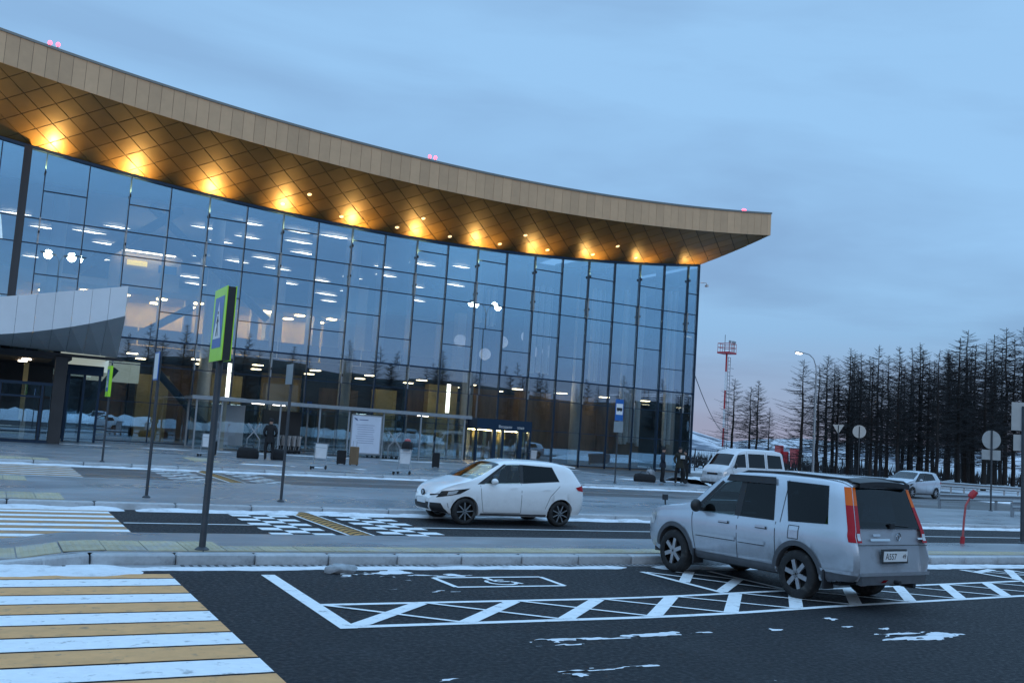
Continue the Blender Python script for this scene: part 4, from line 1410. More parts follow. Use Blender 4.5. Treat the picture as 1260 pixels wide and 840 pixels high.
# ---------------------------------------------------------------- silver estate car
suv = empty('estate_car', (10.52, 9.99, 0), R(95.4), 'dirty silver estate car parked nose to the kerb on hatched marking', 'car', None, 0.91)
suv.scale.z = 0.955
C1 = Car(top=[(-1.0, 1.66), (-0.85, 1.695), (-0.3, 1.72), (0.6, 1.735), (1.2, 1.715), (1.62, 1.64), (2.42, 1.13), (2.9, 1.055), (3.2, 0.98), (3.38, 0.90), (3.5, 0.76)],
         wid=[(-1.0, 0.80), (-0.93, 0.845), (-0.75, 0.875), (0, 0.89), (1.5, 0.89), (2.5, 0.885), (3.0, 0.85), (3.3, 0.77), (3.43, 0.66), (3.5, 0.55)],
         belt=[(-1, 1.03), (2.4, 0.985), (3.5, 0.9)], xr=-1.0, xf=3.5, wb=2.62, wr=0.335, arch=0.40, rock=0.30,
         dr=[(0.3, 0.10), (0.42, -0.03), (0.62, -0.06), (0.80, -0.03), (0.95, 0.03), (1.05, 0.05), (1.66, 0.26)],
         df=[(0.3, -0.10), (0.45, 0.0), (0.6, 0.02), (0.76, 0.0)], tum=0.235)
b1 = C1.body(suv, M['paint_silver'])
Q1 = {'front': [(1.27, 1.035), (2.10, 1.03), (1.60, 1.49), (1.23, 1.575)], 'rear': [(0.47, 1.045), (1.15, 1.04), (1.13, 1.58), (0.57, 1.595)], 'quarter': [(-0.54, 1.09), (0.18, 1.06), (0.34, 1.60), (-0.52, 1.585)]}
RQ1 = [(-0.66, 1.09), (0.66, 1.09), (0.56, 1.585), (-0.56, 1.585)]
cuts = [(C1.cabin(-0.80, 2.30, 0.62), M['trim']), (C1.screen_cut(1.72, 2.32, 0.93, 0.93), M['trim']), (C1.end_cut(RQ1), M['trim'])]
for s in (1, -1): cuts += [(C1.side_cut(q, s), M['trim']) for q in Q1.values()]
boolean_cut(b1, cuts, 38)
C1.seats(suv, ((1.25, (0.36, -0.36)), (0.35, (0.42, 0.0, -0.42))), 0.62, 0.6)
MB().box((2.02, 0, 0.93), (0.34, 1.3, 0.16)).build('dashboard', M['trim'], suv)
MB().lathe([(0.17, -.012), (0.185, 0), (0.17, .012), (0.155, 0), (0.17, -.012)], 18, Matrix.Rotation(R(65), 3, 'Y')).build('steering_wheel', M['trim'], suv, 50, (1.75, -0.36, 1.0))
MB().box((1.3, 0, 0.42), (3.9, 1.40, 0.30)).build('underbody', M['dark'], suv)
for s in (1, -1):
    def sp(q, name, mt, off=0.006, par=suv, nu=8, nv=4): return C1.side_patch(q, s, off).build(name, M[mt], par, 60)
    # glazing: dark surround, then panes
    for nm, q in Q1.items():
        cx_, cz_ = sum(p[0] for p in q) / 4, sum(p[1] for p in q) / 4
        gq = [(x + (0.012 if x > cx_ else -0.012), z + (0.012 if z > cz_ else -0.012)) for x, z in q]
        sp(gq, {'front': 'front_window', 'rear': 'rear_window', 'quarter': 'quarter_window'}[nm], 'glass_clear' if nm == 'front' else 'glass_tint', 0.003)
    sp([(1.145, 1.03), (1.275, 1.03), (1.235, 1.60), (1.125, 1.605)], 'window_pillar', 'dark', 0.004)
    sp([(2.10, 1.02), (2.22, 1.02), (1.66, 1.53), (1.60, 1.50)], 'pillar_trim', 'dark', 0.003)
    sp([(0.52, 1.545), (1.56, 1.535), (1.50, 1.635), (0.55, 1.65)], 'wind_deflector', 'dark', 0.028)
    for q in ([(0.42, 1.02), (0.40, 0.60), (0.43, 0.46)], [(1.19, 1.03), (1.17, 0.40)], [(2.20, 1.0), (2.16, 0.70), (2.10, 0.42)], [(0.34, 1.02), (0.30, 1.62)]):
        C1.seam(q, s).build('door_seam', M['seam'], suv)
    for x0 in (0.58, 1.36):
        h = C1.side_patch([(x0, 0.905), (x0 + 0.21, 0.905), (x0 + 0.20, 0.945), (x0 + 0.01, 0.945)], s, 0.03).build('door_handle', M['paint_silver'], suv)
        C1.side_patch([(x0 - 0.015, 0.89), (x0 + 0.225, 0.89), (x0 + 0.215, 0.925), (x0 + 0.0, 0.925)], s, 0.004).build('handle_recess', M['seam'], h)
    for x0, x1 in ((0.60, 1.15), (1.21, 2.08)):
        sp([(x0, 0.66), (x1, 0.655), (x1, 0.71), (x0, 0.715)], 'side_moulding', 'paint_silver', 0.022)
        C1.seam([(x0, 0.652), (x1, 0.647)], s, 0.010, 0.004).build('moulding_gap', M['seam'], suv)
    sp([(0.42, 0.302), (2.2, 0.302), (2.2, 0.41), (0.42, 0.41)], 'sill_cladding', 'cladding', 0.008)
    sp([(-0.98, 0.36), (-0.45, 0.33), (-0.42, 0.44), (-0.985, 0.44)], 'bumper_cladding', 'cladding', 0.012)
    sp([(-0.995, 0.45), (-0.44, 0.45), (-0.42, 0.485), (-0.995, 0.495)], 'bumper_edge', 'paint_silver', 0.02)
    for c in (0, 2.62): C1.arch_lip(c, s, 0.395, 0.465, 0.014).build('arch_cladding', M['cladding'], suv, 40)
    MB().box((-0.50, s * 0.77, 0.34), (0.03, 0.22, 0.26)).build('mud_flap', M['dark'], suv)
    MB().box((2.12, s * 0.77, 0.32), (0.03, 0.22, 0.22)).build('mud_flap', M['dark'], suv)
    # tail lamps: tall, amber over red with a clear square low down
    tl = MB()
    def tq(z0, z1, mi):
        tl.cur = mi
        g = C1.side_patch([(-1.0, z0), (-0.90, z0), (-0.90, z1), (-1.0, z1)], s, 0.012, 3, 6)
        tl.add(g.v, g.f)
        e = C1.end_patch(True, [(s * (0.70 - max(0, z0 - 1.03) * .20), z0), (s * (C1.side_y(-1.0, z0) + .012), z0), (s * (C1.side_y(-1.0, z1) + .012), z1), (s * (0.70 - max(0, z1 - 1.03) * .20), z1)], 0.012, 3, 6)
        tl.add(e.v, e.f)
    tq(1.36, 1.60, 1); tq(1.03, 1.36, 0); tq(0.88, 1.03, 0); 
    t_ = tl.build('tail_lamp', [M['lens_red'], M['lens_orange']], suv, 50)
    C1.end_patch(True, [(s * 0.715, 0.91), (s * 0.785, 0.91), (s * 0.785, 1.0), (s * 0.715, 1.0)], 0.018, 2, 2).build('reversing_lens', M['lens_clear'], t_)
    MB().tube([(-0.78, s * 0.64, 1.66), (-0.7, s * 0.645, 1.70), (0.4, s * 0.65, 1.725), (1.2, s * 0.645, 1.70), (1.40, s * 0.64, 1.64)], 0.018, 8).build('roof_rail', M['dark'], suv, 50)
    mr_ = empty('door_mirror', (1.98, s * 0.93, 1.08)); mr_.parent = suv
    MB().ball((0, s * 0.07, 0.03), (0.14, 0.22, 0.20), 12, 8).build('mirror_shell', M['dark'], mr_, 60)
    MB().box((0.0, -s * 0.04, -0.02), (0.07, 0.1, 0.05)).build('mirror_arm', M['dark'], mr_)
    C1.top_patch(3.0, 3.36, 0.62, 0.98, 0.004)
    hl_ = C1.side_patch([(3.16, 0.72), (3.42, 0.70), (3.36, 0.86), (3.12, 0.90)], s, 0.008, 4, 3).build('headlamp', M['lens_clear'], suv, 60)
C1.side_patch([(-0.02, 0.83), (0.15, 0.83), (0.15, 0.99), (-0.02, 0.99)], 1, 0.004, 3, 3).build('fuel_door', M['paint_silver'], suv)
for q in ([(-0.03, 0.82), (0.16, 0.82), (0.16, 1.0), (-0.03, 1.0), (-0.03, 0.82)],):
    C1.seam(q, 1, 0.009, 0.005).build('door_seam', M['seam'], suv)
C1.top_patch(1.68, 2.36, 0.96, 0.96, 0.003).build('windscreen', M['glass_clear'], suv, 60)
# tailgate
rw = C1.end_patch(True, [(-0.70, 1.065), (0.70, 1.065), (0.59, 1.60), (-0.59, 1.60)], 0.008, 6, 6).build('rear_screen', M['glass_tint'], suv)
MB().box((C1.shear(-1.0, 1.1) - 0.03, -0.02, 1.10), (0.03, 0.10, 0.07)).tube([(C1.shear(-1, 1.1) - .03, -0.02, 1.10), (C1.shear(-1, 1.13) - .03, 0.05, 1.115), (C1.shear(-1, 1.13) - .03, -0.42, 1.10)], 0.010, 6).build('wiper', M['dark'], rw)
spo = MB()
spo.grid(lambda u, v: (C1.shear(-1.0, 1.64) - 0.10 + 0.34 * v, (2 * u - 1) * (0.58 + .02 * v), 1.665 + 0.035 * v + 0.03 * (1 - (2 * u - 1) ** 2)), 10, 2)
spo.grid(lambda u, v: (C1.shear(-1.0, 1.64) - 0.10 + 0.24 * v, (2 * u - 1) * 0.58, 1.60 + 0.065 * (1 - v * .3) * 0 + 0.01 * v + 0.03 * (1 - (2 * u - 1) ** 2)), 10, 2)
spo.grid(lambda u, v: (C1.shear(-1.0, 1.64) - 0.10, (2 * u - 1) * 0.58, 1.60 + 0.065 * v + 0.03 * (1 - (2 * u - 1) ** 2)), 10, 1)
spo.build('tailgate_spoiler', M['dark'], suv, 50, recalc=False)
MB().box((-1.0, 0, 0.385), (0.10, 1.46, 0.11)).build('lower_bumper', M['cladding'], suv)
C1.end_patch(True, [(-0.79, 0.45), (0.79, 0.45), (0.79, 0.495), (-0.79, 0.495)], 0.03, 8, 1).build('bumper_edge', M['paint_silver'], suv)
C1.end_patch(True, [(-0.79, 0.845), (0.79, 0.845), (0.79, 0.855), (-0.79, 0.855)], 0.005, 4, 1).build('tailgate_seam', M['seam'], suv)
C1.end_patch(True, [(0.06, 0.905), (0.50, 0.905), (0.50, 0.935), (0.06, 0.935)], 0.014, 4, 1).build('tailgate_handle', M['chrome'], suv)
C1.end_patch(True, [(0.26, 0.965), (0.42, 0.965), (0.42, 0.995), (0.26, 0.995)], 0.012, 2, 1).build('badge', M['chrome'], suv)
ring = MB()
ring.lathe([(0.055, 0), (0.055, 0.006), (0.042, 0.006), (0.042, 0)], 20, Matrix.Rotation(R(90), 3, 'Y')).box((0, 0.0, 0), (0.006, 0.012, 0.07)).box((0, 0, 0), (0.006, 0.04, 0.012))
eb = ring.build('emblem', M['chrome'], suv, None, (C1.shear(-1, 0.96) - 0.012, -0.16, 0.96))
C1.end_patch(True, [(-0.74, 0.925), (-0.60, 0.925), (-0.60, 0.95), (-0.74, 0.95)], 0.016, 2, 1).build('lit_reflector', M['lens_clear'], suv)
C1.end_patch(True, [(-0.28, 0.61), (0.32, 0.61), (0.32, 0.80), (-0.28, 0.80)], 0.004, 2, 2).build('plate_recess', M['seam'], suv)
plate(suv, (C1.shear(-1, 0.70) - 0.018, 0.02, 0.705), (R(3), 0, R(-90)), 1, 0.53, 0.135, [('А557', -0.235, 0.115), ('49', 0.155, 0.085)])
C1.end_patch(True, [(0.25, 0.36), (0.36, 0.36), (0.36, 0.405), (0.25, 0.405)], 0.11, 2, 1).build('reflector', M['lens_red'], suv)
MB().tube([(-0.75, -0.45, 0.30), (-1.06, -0.45, 0.30)], 0.035, 10).build('exhaust', M['dark'], suv)
MB().tube([(-0.8, 0, 0.36), (-1.14, 0, 0.36)], 0.03, 8).build('tow_bar', M['dark'], suv)
MB().tube([(3.12, 0.62, 0.98), (3.14, 0.62, 1.12)], 0.014, 6).box((3.14, 0.62, 1.15), (0.05, 0.09, 0.09)).build('wing_mirror', M['dark'], suv)
add_wheels(suv, C1, wheel_meshes(0.335, 0.215, 0.205, 6, 0.062, M['alloy'], M['black_rim']), 0.77)

# ---------------------------------------------------------------- hatchback generator
def hatch(name, loc, rz, label, paint, scale, rims, front=True, group=None):
    r = empty(name, loc, rz, label, 'car', group, scale)
    C = Car(top=[(-0.66, 1.40), (-0.55, 1.425), (-0.1, 1.475), (0.6, 1.505), (1.15, 1.50), (1.55, 1.445), (2.0, 1.22), (2.46, 1.005), (2.8, 0.90), (3.02, 0.80), (3.16, 0.68), (3.24, 0.55)],
            wid=[(-0.66, 0.70), (-0.60, 0.77), (-0.4, 0.82), (0, 0.845), (1.5, 0.848), (2.4, 0.845), (2.8, 0.79), (3.02, 0.69), (3.16, 0.56), (3.24, 0.42)],
            belt=[(-0.66, 1.04), (0.2, 1.0), (1.2, 0.945), (2.3, 0.90), (3.24, 0.84)], xr=-0.66, xf=3.24, wb=2.51, wr=0.30, arch=0.345, rock=0.21,
            dr=[(0.2, 0.10), (0.4, -0.02), (0.7, -0.05), (0.95, 0.0), (1.40, 0.30)], df=[(0.2, -0.12), (0.35, 0.0), (0.55, 0.0)], tum=0.33)
    hb_ = C.body(r, paint)
    Q = {'front': [(1.13, 0.985), (2.06, 0.945), (1.45, 1.385), (1.10, 1.40)], 'rear': [(0.06, 1.065), (1.05, 0.99), (1.03, 1.395), (0.24, 1.37)]}
    cuts = [(C.cabin(-0.42, 2.20, 0.50), M['trim']), (C.screen_cut(1.64, 2.36, 0.94, 0.95), M['trim'])]
    for s in (1, -1): cuts += [(C.side_cut(q, s), M['trim']) for q in Q.values()]
    boolean_cut(hb_, cuts, 40)
    C.seats(r, ((1.2, (0.34, -0.34)), (0.35, (0.34, -0.34))), 0.48, 0.6)
    MB().box((2.0, 0, 0.86), (0.34, 1.2, 0.14)).build('dashboard', M['trim'], r)
    MB().box((1.2, 0, 0.33), (3.1, 1.36, 0.26)).build('underbody', M['dark'], r)
    C.top_patch(1.61, 2.39, 0.97, 0.98, 0.003).build('windscreen', M['glass_clear'], r, 60)
    C.end_patch(True, [(-0.50, 1.02), (0.50, 1.02), (0.46, 1.30), (-0.46, 1.30)], 0.006).build('rear_screen', M['car_glass'], r)
    MB().box((-0.36, 0, 1.415), (0.34, 1.06, 0.03), Matrix.Rotation(R(-6), 3, 'Y')).build('roof_spoiler', paint, r)
    C.end_patch(False, [(-0.36, 0.30), (0.36, 0.30), (0.40, 0.46), (-0.40, 0.46)], 0.006).build('grille', M['dark'], r)
    plate(r, (3.255, 0, 0.475), (0, 0, R(90)), 1, 0.46, 0.10, [('49', 0.1, 0.08), ('0', -0.2, 0.08)] if False else None)
    for s in (1, -1):
        def sp(q, n_, mt, off=0.006): return C.side_patch(q, s, off).build(n_, M[mt], r, 60)
        for nm, q in Q.items():
            cx_, cz_ = sum(p[0] for p in q) / 4, sum(p[1] for p in q) / 4
            gq = [(x + (0.014 if x > cx_ else -0.014), z + (0.014 if z > cz_ else -0.014)) for x, z in q]
            sp(gq, 'front_window' if nm == 'front' else 'rear_window', 'glass_clear' if nm == 'front' else 'glass_tint', 0.003)
        sp([(1.04, 0.985), (1.14, 0.98), (1.11, 1.41), (1.02, 1.405)], 'window_pillar', 'dark', 0.004)
        sp([(2.06, 0.93), (2.24, 0.92), (1.52, 1.40), (1.45, 1.395)], 'pillar_trim', 'dark', 0.003)
        for q in ([(2.16, 0.90), (2.12, 0.60), (2.05, 0.30)], [(1.09, 0.97), (1.07, 0.30)], [(1.07, 0.285), (2.05, 0.285)], [(0.05, 0.95), (0.30, 0.70), (0.42, 0.40)]):
            C.seam(q, s, 0.010).build('door_seam', M['seam'], r)
        for x0 in (0.30, 1.20):
            sp([(x0, 0.845), (x0 + 0.2, 0.84), (x0 + 0.19, 0.87), (x0 + 0.01, 0.875)], 'door_handle', 'paint_white' if paint is M['paint_white'] else 'paint_silver', 0.025)
        sp([(0.38, 0.22), (2.12, 0.22), (2.12, 0.27), (0.38, 0.27)], 'sill', 'cladding', 0.004)
        sp([(-0.655, 0.83), (-0.45, 0.86), (-0.40, 0.93), (-0.655, 0.985)], 'tail_lamp', 'lens_red', 0.01)
        C.end_patch(True, [(s * 0.46, 0.83), (s * 0.69, 0.83), (s * 0.69, 0.985), (s * 0.5, 0.96)], 0.01).build('tail_lamp', M['lens_red'], r)
        hl_ = sp([(3.15, 0.58), (2.66, 0.69), (2.42, 0.825), (3.05, 0.73)], 'headlamp', 'black_rim', 0.007)
        C.side_patch([(2.95, 0.645), (2.76, 0.69), (2.70, 0.765), (2.92, 0.73)], s, 0.011, 4, 3).build('headlamp_lens', M['lens_clear'], hl_, 60)
        sp([(3.235, 0.27), (2.92, 0.24), (3.06, 0.46), (3.235, 0.46)], 'grille_corner', 'dark', 0.006)
        sp([(3.235, 0.61), (3.05, 0.665), (3.02, 0.69), (3.235, 0.645)], 'grille_bar', 'dark', 0.006)
        sp([(2.90, 0.36), (2.89, 0.36), (2.925, 0.47), (2.935, 0.47)], 'bumper_slot', 'dark', 0.006)
        C.arch_lip(0, s, 0.34, 0.365, 0.006).build('arch_lip', paint, r, 40)
        C.arch_lip(2.51, s, 0.34, 0.365, 0.006).build('arch_lip', paint, r, 40)
        m_ = empty('door_mirror', (1.86, s * 0.88, 1.0)); m_.parent = r
        MB().ball((0, s * 0.06, 0.0), (0.15, 0.23, 0.15), 12, 8).build('mirror_shell', paint, m_, 60)
        MB().box((0.0, -s * 0.04, -0.03), (0.06, 0.1, 0.04)).build('mirror_arm', M['dark'], m_)
    MB().ball((3.235, 0, 0.66), (0.03, 0.13, 0.09), 12, 8).build('emblem', M['chrome'], r, 60)
    MB().ball((3.225, 0, 0.66), (0.035, 0.24, 0.15), 12, 8).build('emblem_recess', M['dark'], r, 60)
    add_wheels(r, C, rims, 0.735)
    return r
rim8 = wheel_meshes(0.30, 0.19, 0.205, 8, 0.018, M['alloy'], M['black_rim'])
hatch('hatchback_car', (11.36, 19.50, 0), R(180), 'white hatchback driving along the middle road with black spoked wheels', M['paint_white'], 0.925, rim8)
hatch('hatchback_car', (48.1, 39.2, 0), R(190), 'distant silver hatchback behind the estate car, near the guard rail', M['paint_silver'], 1.0, wheel_meshes(0.30, 0.19, 0.20, 7, 0.04, M['alloy'], M['black_rim']))

# ---------------------------------------------------------------- white van
van = empty('van', (34.9, 38.2, 0), R(186), 'white van with dark windows parked beyond the waiting people', 'van', None, 1.05)
C3 = Car(top=[(-0.85, 1.86), (-0.7, 1.93), (0.5, 1.98), (1.6, 1.97), (2.2, 1.88), (2.46, 1.72), (2.98, 1.12), (3.16, 0.98), (3.24, 0.86), (3.30, 0.66)],
         wid=[(-0.85, 0.76), (-0.75, 0.81), (0, 0.83), (2.6, 0.83), (3.0, 0.80), (3.2, 0.73), (3.30, 0.62)],
         belt=[(-0.85, 1.10), (3.3, 1.02)], xr=-0.85, xf=3.30, wb=2.25, wr=0.30, arch=0.35, rock=0.26,
         dr=[(0.2, 0.05), (0.5, -0.02), (1.0, 0.0), (1.86, 0.12)], df=[(0.2, -0.08), (0.4, 0.0), (0.66, 0.0)], tum=0.17)
C3.body(van, M['paint_van'])
MB().box((1.2, 0, 0.36), (3.2, 1.36, 0.26)).build('underbody', M['dark'], van)
C3.top_patch(2.50, 2.94, 0.98, 0.99).build('windscreen', M['car_glass'], van, 60)
for s in (1, -1):
    for q in ([(1.92, 1.12), (2.74, 1.10), (2.42, 1.68), (1.92, 1.74)], [(0.62, 1.12), (1.72, 1.12), (1.72, 1.76), (0.62, 1.77)], [(-0.62, 1.14), (0.42, 1.13), (0.42, 1.76), (-0.60, 1.74)]):
        C3.side_patch(q, s, 0.006).build('side_window', M['car_glass'], van, 60)
    for q in ([(1.82, 1.85), (1.82, 0.35)], [(0.52, 1.85), (0.52, 0.35)], [(2.86, 1.05), (2.7, 0.62)]):
        C3.seam(q, s, 0.012).build('door_seam', M['seam'], van)
    C3.side_patch([(3.08, 0.72), (3.29, 0.70), (3.25, 0.86), (3.08, 0.86)], s, 0.01, 3, 3).build('headlamp', M['lens_clear'], van, 60)
    C3.end_patch(False, [(s * 0.36, 0.69), (s * 0.62, 0.69), (s * 0.60, 0.84), (s * 0.36, 0.84)], 0.012).build('headlamp', M['lens_clear'], van)
    m_ = empty('door_mirror', (2.78, s * 0.92, 1.12)); m_.parent = van
    MB().ball((0, s * 0.04, 0.05), (0.10, 0.2, 0.24), 12, 8).build('mirror_shell', M['dark'], m_, 60)
    MB().box((0, -s * 0.05, 0), (0.05, 0.12, 0.04)).build('mirror_arm', M['dark'], m_)
    C3.side_patch([(-0.84, 0.75), (-0.74, 0.75), (-0.74, 1.05), (-0.84, 1.05)], s, 0.01, 3, 3).build('tail_lamp', M['lens_red'], van)
C3.end_patch(False, [(-0.34, 0.70), (0.34, 0.70), (0.34, 0.80), (-0.34, 0.80)], 0.01).build('grille', M['dark'], van)
MB().box((3.29, 0, 0.46), (0.16, 1.42, 0.17)).build('bumper', M['paint_van'], van)
MB().box((3.30, 0, 0.33), (0.10, 1.3, 0.10)).build('bumper_lip', M['dark'], van)
add_wheels(van, C3, wheel_meshes(0.30, 0.18, 0.18, 8, 0.05, M['grey'], M['dark']), 0.72)

# ================================================================ signs and posts
def post(root, h, r=0.038, mt='pole'):
    MB().tube([(0, 0, 0), (0, 0, h)], r, 12).build('post', M[mt], root, 40)
    MB().lathe([(r + .05, 0.0), (r + .05, 0.02), (r + .01, 0.05), (r, 0.05)], 12).build('base_flange', M[mt], root, 40)

def crossing_face(root, x, y0, y1, z0, z1, s, par):
    """blue square with white triangle and walking figure on the face x = const, seen from side s"""
    w, h = y1 - y0, z1 - z0
    MB().box((x, (y0 + y1) / 2, z0 + h * 0.53), (0.004, w * 0.70, h * 0.72)).build('blue_field', M['sign_blue'], par)
    xs = x + s * 0.004
    zc = z0 + h * 0.30
    MB().extrude([((y0 + y1) / 2 - w * .29, zc), ((y0 + y1) / 2 + w * .29, zc), ((y0 + y1) / 2, zc + h * .52)], lambda a, b, t: (t, a, b), xs, xs + s * 0.003).build('white_triangle', M['sign_white'], par)
    fig = MB()
    yc = (y0 + y1) / 2
    k = h * 0.34
    def bar_(a, b, wd):
        a, b = Vector(a), Vector(b)
        d = (b - a).normalized(); n = Vector((-d.y, d.x)) * wd / 2
        fig.extrude([tuple(a - n), tuple(b - n), tuple(b + n), tuple(a + n)], lambda p, q, t: (t, yc + p * k, zc + h * .03 + q * k), xs + s * .0035, xs + s * .006)
    bar_((0, .45), (0.02, .85), .13); bar_((0, .47), (.18, .02), .08); bar_((0, .47), (-.17, .02), .08); bar_((.02, .8), (.2, .55), .05); bar_((.02, .8), (-.18, .6), .05)
    fig.extrude([(.03 + .08 * math.cos(t), .98 + .08 * math.sin(t)) for t in [2 * math.pi * i / 10 for i in range(10)]], lambda p, q, t: (t, yc + p * k, zc + h * .03 + q * k), xs + s * .0035, xs + s * .006)
    fig.build('walking_figure', M['sign_black'], par)

ps = empty('crossing_sign', (2.69, 13.47, KZ), 0, 'large yellow green pedestrian crossing sign box on the near island post', 'road sign')
post(ps, 3.42, 0.045)
bxs = MB().box((0.0, 0.03, 3.0), (0.10, 0.78, 0.97)).build('sign_box', M['dark'], ps)
for s in (-1, 1):
    f = MB().box((s * 0.057, 0.03, 3.0), (0.012, 0.80, 0.99)).build('sign_face', M['sign_green'], bxs)
    crossing_face(ps, s * 0.0655, -0.37, 0.43, 2.52, 3.48, s, f)

def plate_sign(loc, label, plates, h, r=0.033):
    o = empty('road_sign', loc, 0, label, 'road sign')
    post(o, h, r)
    for (z0, z1, w, mt) in plates:
        p = MB().box((-0.06, 0, (z0 + z1) / 2), (0.015, w, z1 - z0)).build('sign_plate', M[mt], o)
        MB().box((-0.068, 0, (z0 + z1) / 2), (0.004, w * .9, (z1 - z0) * .9)).build('sign_print', M['sign_white' if mt == 'sign_blue' else mt], p)
        MB().box((0.0, 0, (z0 + z1) / 2), (0.10, 0.05, 0.04)).build('bracket', M['pole'], p)
    return o
plate_sign((3.12, 21.8, KZ), 'slim grey post with an edge-on sign plate, at the crossing on the middle island', [(2.45, 3.05, 0.6, 'sign_blue')], 3.05)
plate_sign((5.94, 21.72, KZ), 'slim grey post with an edge-on sign plate, beside the speed hump', [(2.6, 3.05, 0.5, 'sign_back')], 3.10)
fs_ = empty('crossing_sign', (3.65, 36.3, KZ), 0, 'small yellow green crossing sign on the far pavement seen nearly edge-on', 'road sign')
post(fs_, 3.3, 0.035)
f2 = MB().box((-0.05, 0, 2.75), (0.09, 0.9, 1.05)).build('sign_face', M['sign_green'], fs_)
crossing_face(fs_, -0.098, -0.45, 0.45, 2.23, 3.27, -1, f2)

bs = empty('bus_stop_sign', (25.52, 37.47, KZ), R(0), 'slim post with a blue and white bus stop sign', 'road sign')
post(bs, 3.85, 0.032)
bp = MB().box((0, -0.045, 3.32), (0.44, 0.02, 0.98)).build('sign_plate', M['sign_blue'], bs)
MB().box((0, -0.057, 3.36), (0.36, 0.004, 0.50)).build('white_field', M['sign_white'], bp)
bus = MB().box((0, -0.061, 3.36), (0.30, 0.004, 0.13)).box((-0.08, -0.061, 3.285), (0.06, 0.004, 0.05)).box((0.08, -0.061, 3.285), (0.06, 0.004, 0.05))
bus.build('bus_pictogram', M['sign_black'], bp)
MB().box((0, -0.045, 2.55), (0.5, 0.02, 0.5)).build('timetable_plate', M['sign_back'], bs)

def back_sign(loc, rz, label, shapes, h, r=0.035):
    o = empty('road_sign', loc, rz, label, 'road sign')
    post(o, h, r)
    for sh_, z, sz in shapes:
        mb = MB()
        if sh_ == 'round':
            mb.extrude([(sz / 2 * math.cos(t), z + sz / 2 * math.sin(t)) for t in [2 * math.pi * i / 24 for i in range(24)]], lambda a, b, t: (a, t, b), 0.04, 0.06)
        elif sh_ == 'tri':
            mb.extrude([(-sz / 2, z + sz * .4), (sz / 2, z + sz * .4), (0, z - sz * .45)], lambda a, b, t: (a, t, b), 0.04, 0.06)
        else:
            mb.box((0, 0.05, z), (sz[0], 0.02, sz[1]))
        p = mb.build('sign_plate', M['sign_back'], o)
        hz = sz if not isinstance(sz, tuple) else sz[1]
        MB().box((0, 0.02, z), (0.05, 0.04, hz * 0.7)).build('bracket', M['pole'], p)
    return o
back_sign((37.86, 27.4, KZ), R(-28), 'round sign back over a small rectangular plate on a dark post', [('round', 3.0, 0.80), ('box', 2.36, (0.80, 0.42))], 3.4)
back_sign((22.62, 15.5, KZ), R(-50), 'dark post with blank sign backs at the right edge of the photo', [('box', 3.1, (0.55, 0.70)), ('box', 2.45, (0.45, 0.40))], 3.35, 0.05)
p_ = at(1056, 578, 72); back_sign((p_.x, p_.y, 0), R(-40), 'distant round sign back standing before the wood', [('round', 4.0, 0.95)], 4.4)
p_ = at(1030, 577, 76); back_sign((p_.x, p_.y, 0), R(-40), 'distant triangular sign back standing before the wood', [('tri', 4.2, 0.85)], 4.5)

# bent red and pale marker post
rp_ = empty('marker_post', (20.22, 15.35, KZ), R(-35), 'bent red marker post leaning over the near island', 'post')
MB().tube([(0, 0, 0), (0.01, 0, 0.16)], 0.05, 10).build('base', M['red'], rp_, 40)
MB().tube([(0.01, 0, 0.16), (0.03, 0, 0.55), (0.06, 0, 0.88), (0.16, 0, 1.08)], 0.024, 10).build('stem', M['red_pale'], rp_, 40)
MB().lathe([(0.0, -0.09), (0.07, -0.09), (0.085, 0.0), (0.07, 0.10), (0.0, 0.10)], 12, Matrix.Rotation(R(38), 3, 'Y')).build('cap', M['red'], rp_, 40, (0.21, 0, 1.14))

# guard rails
def guard_rail(p, q, label, zt_=0.62, posts=3):
    a, b = Vector((*p, 0)), Vector((*q, 0))
    d = (b - a)
    o = empty('guard_rail', a, math.atan2(d.y, d.x), label, 'guard rail', 'guard rails at the edge of the lot')
    Ln = d.length
    prof = [(-0.02, -0.15), (-0.06, -0.10), (-0.02, -0.03), (-0.02, 0.03), (-0.06, 0.10), (-0.02, 0.15), (0.0, 0.15), (0.0, -0.15)]
    MB().extrude(prof, lambda y_, z_, t: (t, y_, z_ + zt_), 0, Ln).build('rail_beam', M['steel'], o)
    for i in range(posts):
        x = 0.15 + (Ln - 0.3) * i / (posts - 1)
        MB().box((x, 0.06, zt_ / 2 + 0.03), (0.1, 0.10, zt_ + 0.1)).build('rail_post', M['steel'], o)
guard_rail((36.9, 29.2), (47.5, 31.2), 'short guard rail behind the bent red marker post', 0.55, 5)
guard_rail((34.8, 24.3), (46, 25.2), 'nearest guard rail at the right edge', 0.60, 5)
a_, b_ = at(955, 592, 66), at(1290, 612, 60)
guard_rail((a_.x, a_.y), (b_.x, b_.y), 'long far guard rail running below the wood', 0.75, 22)

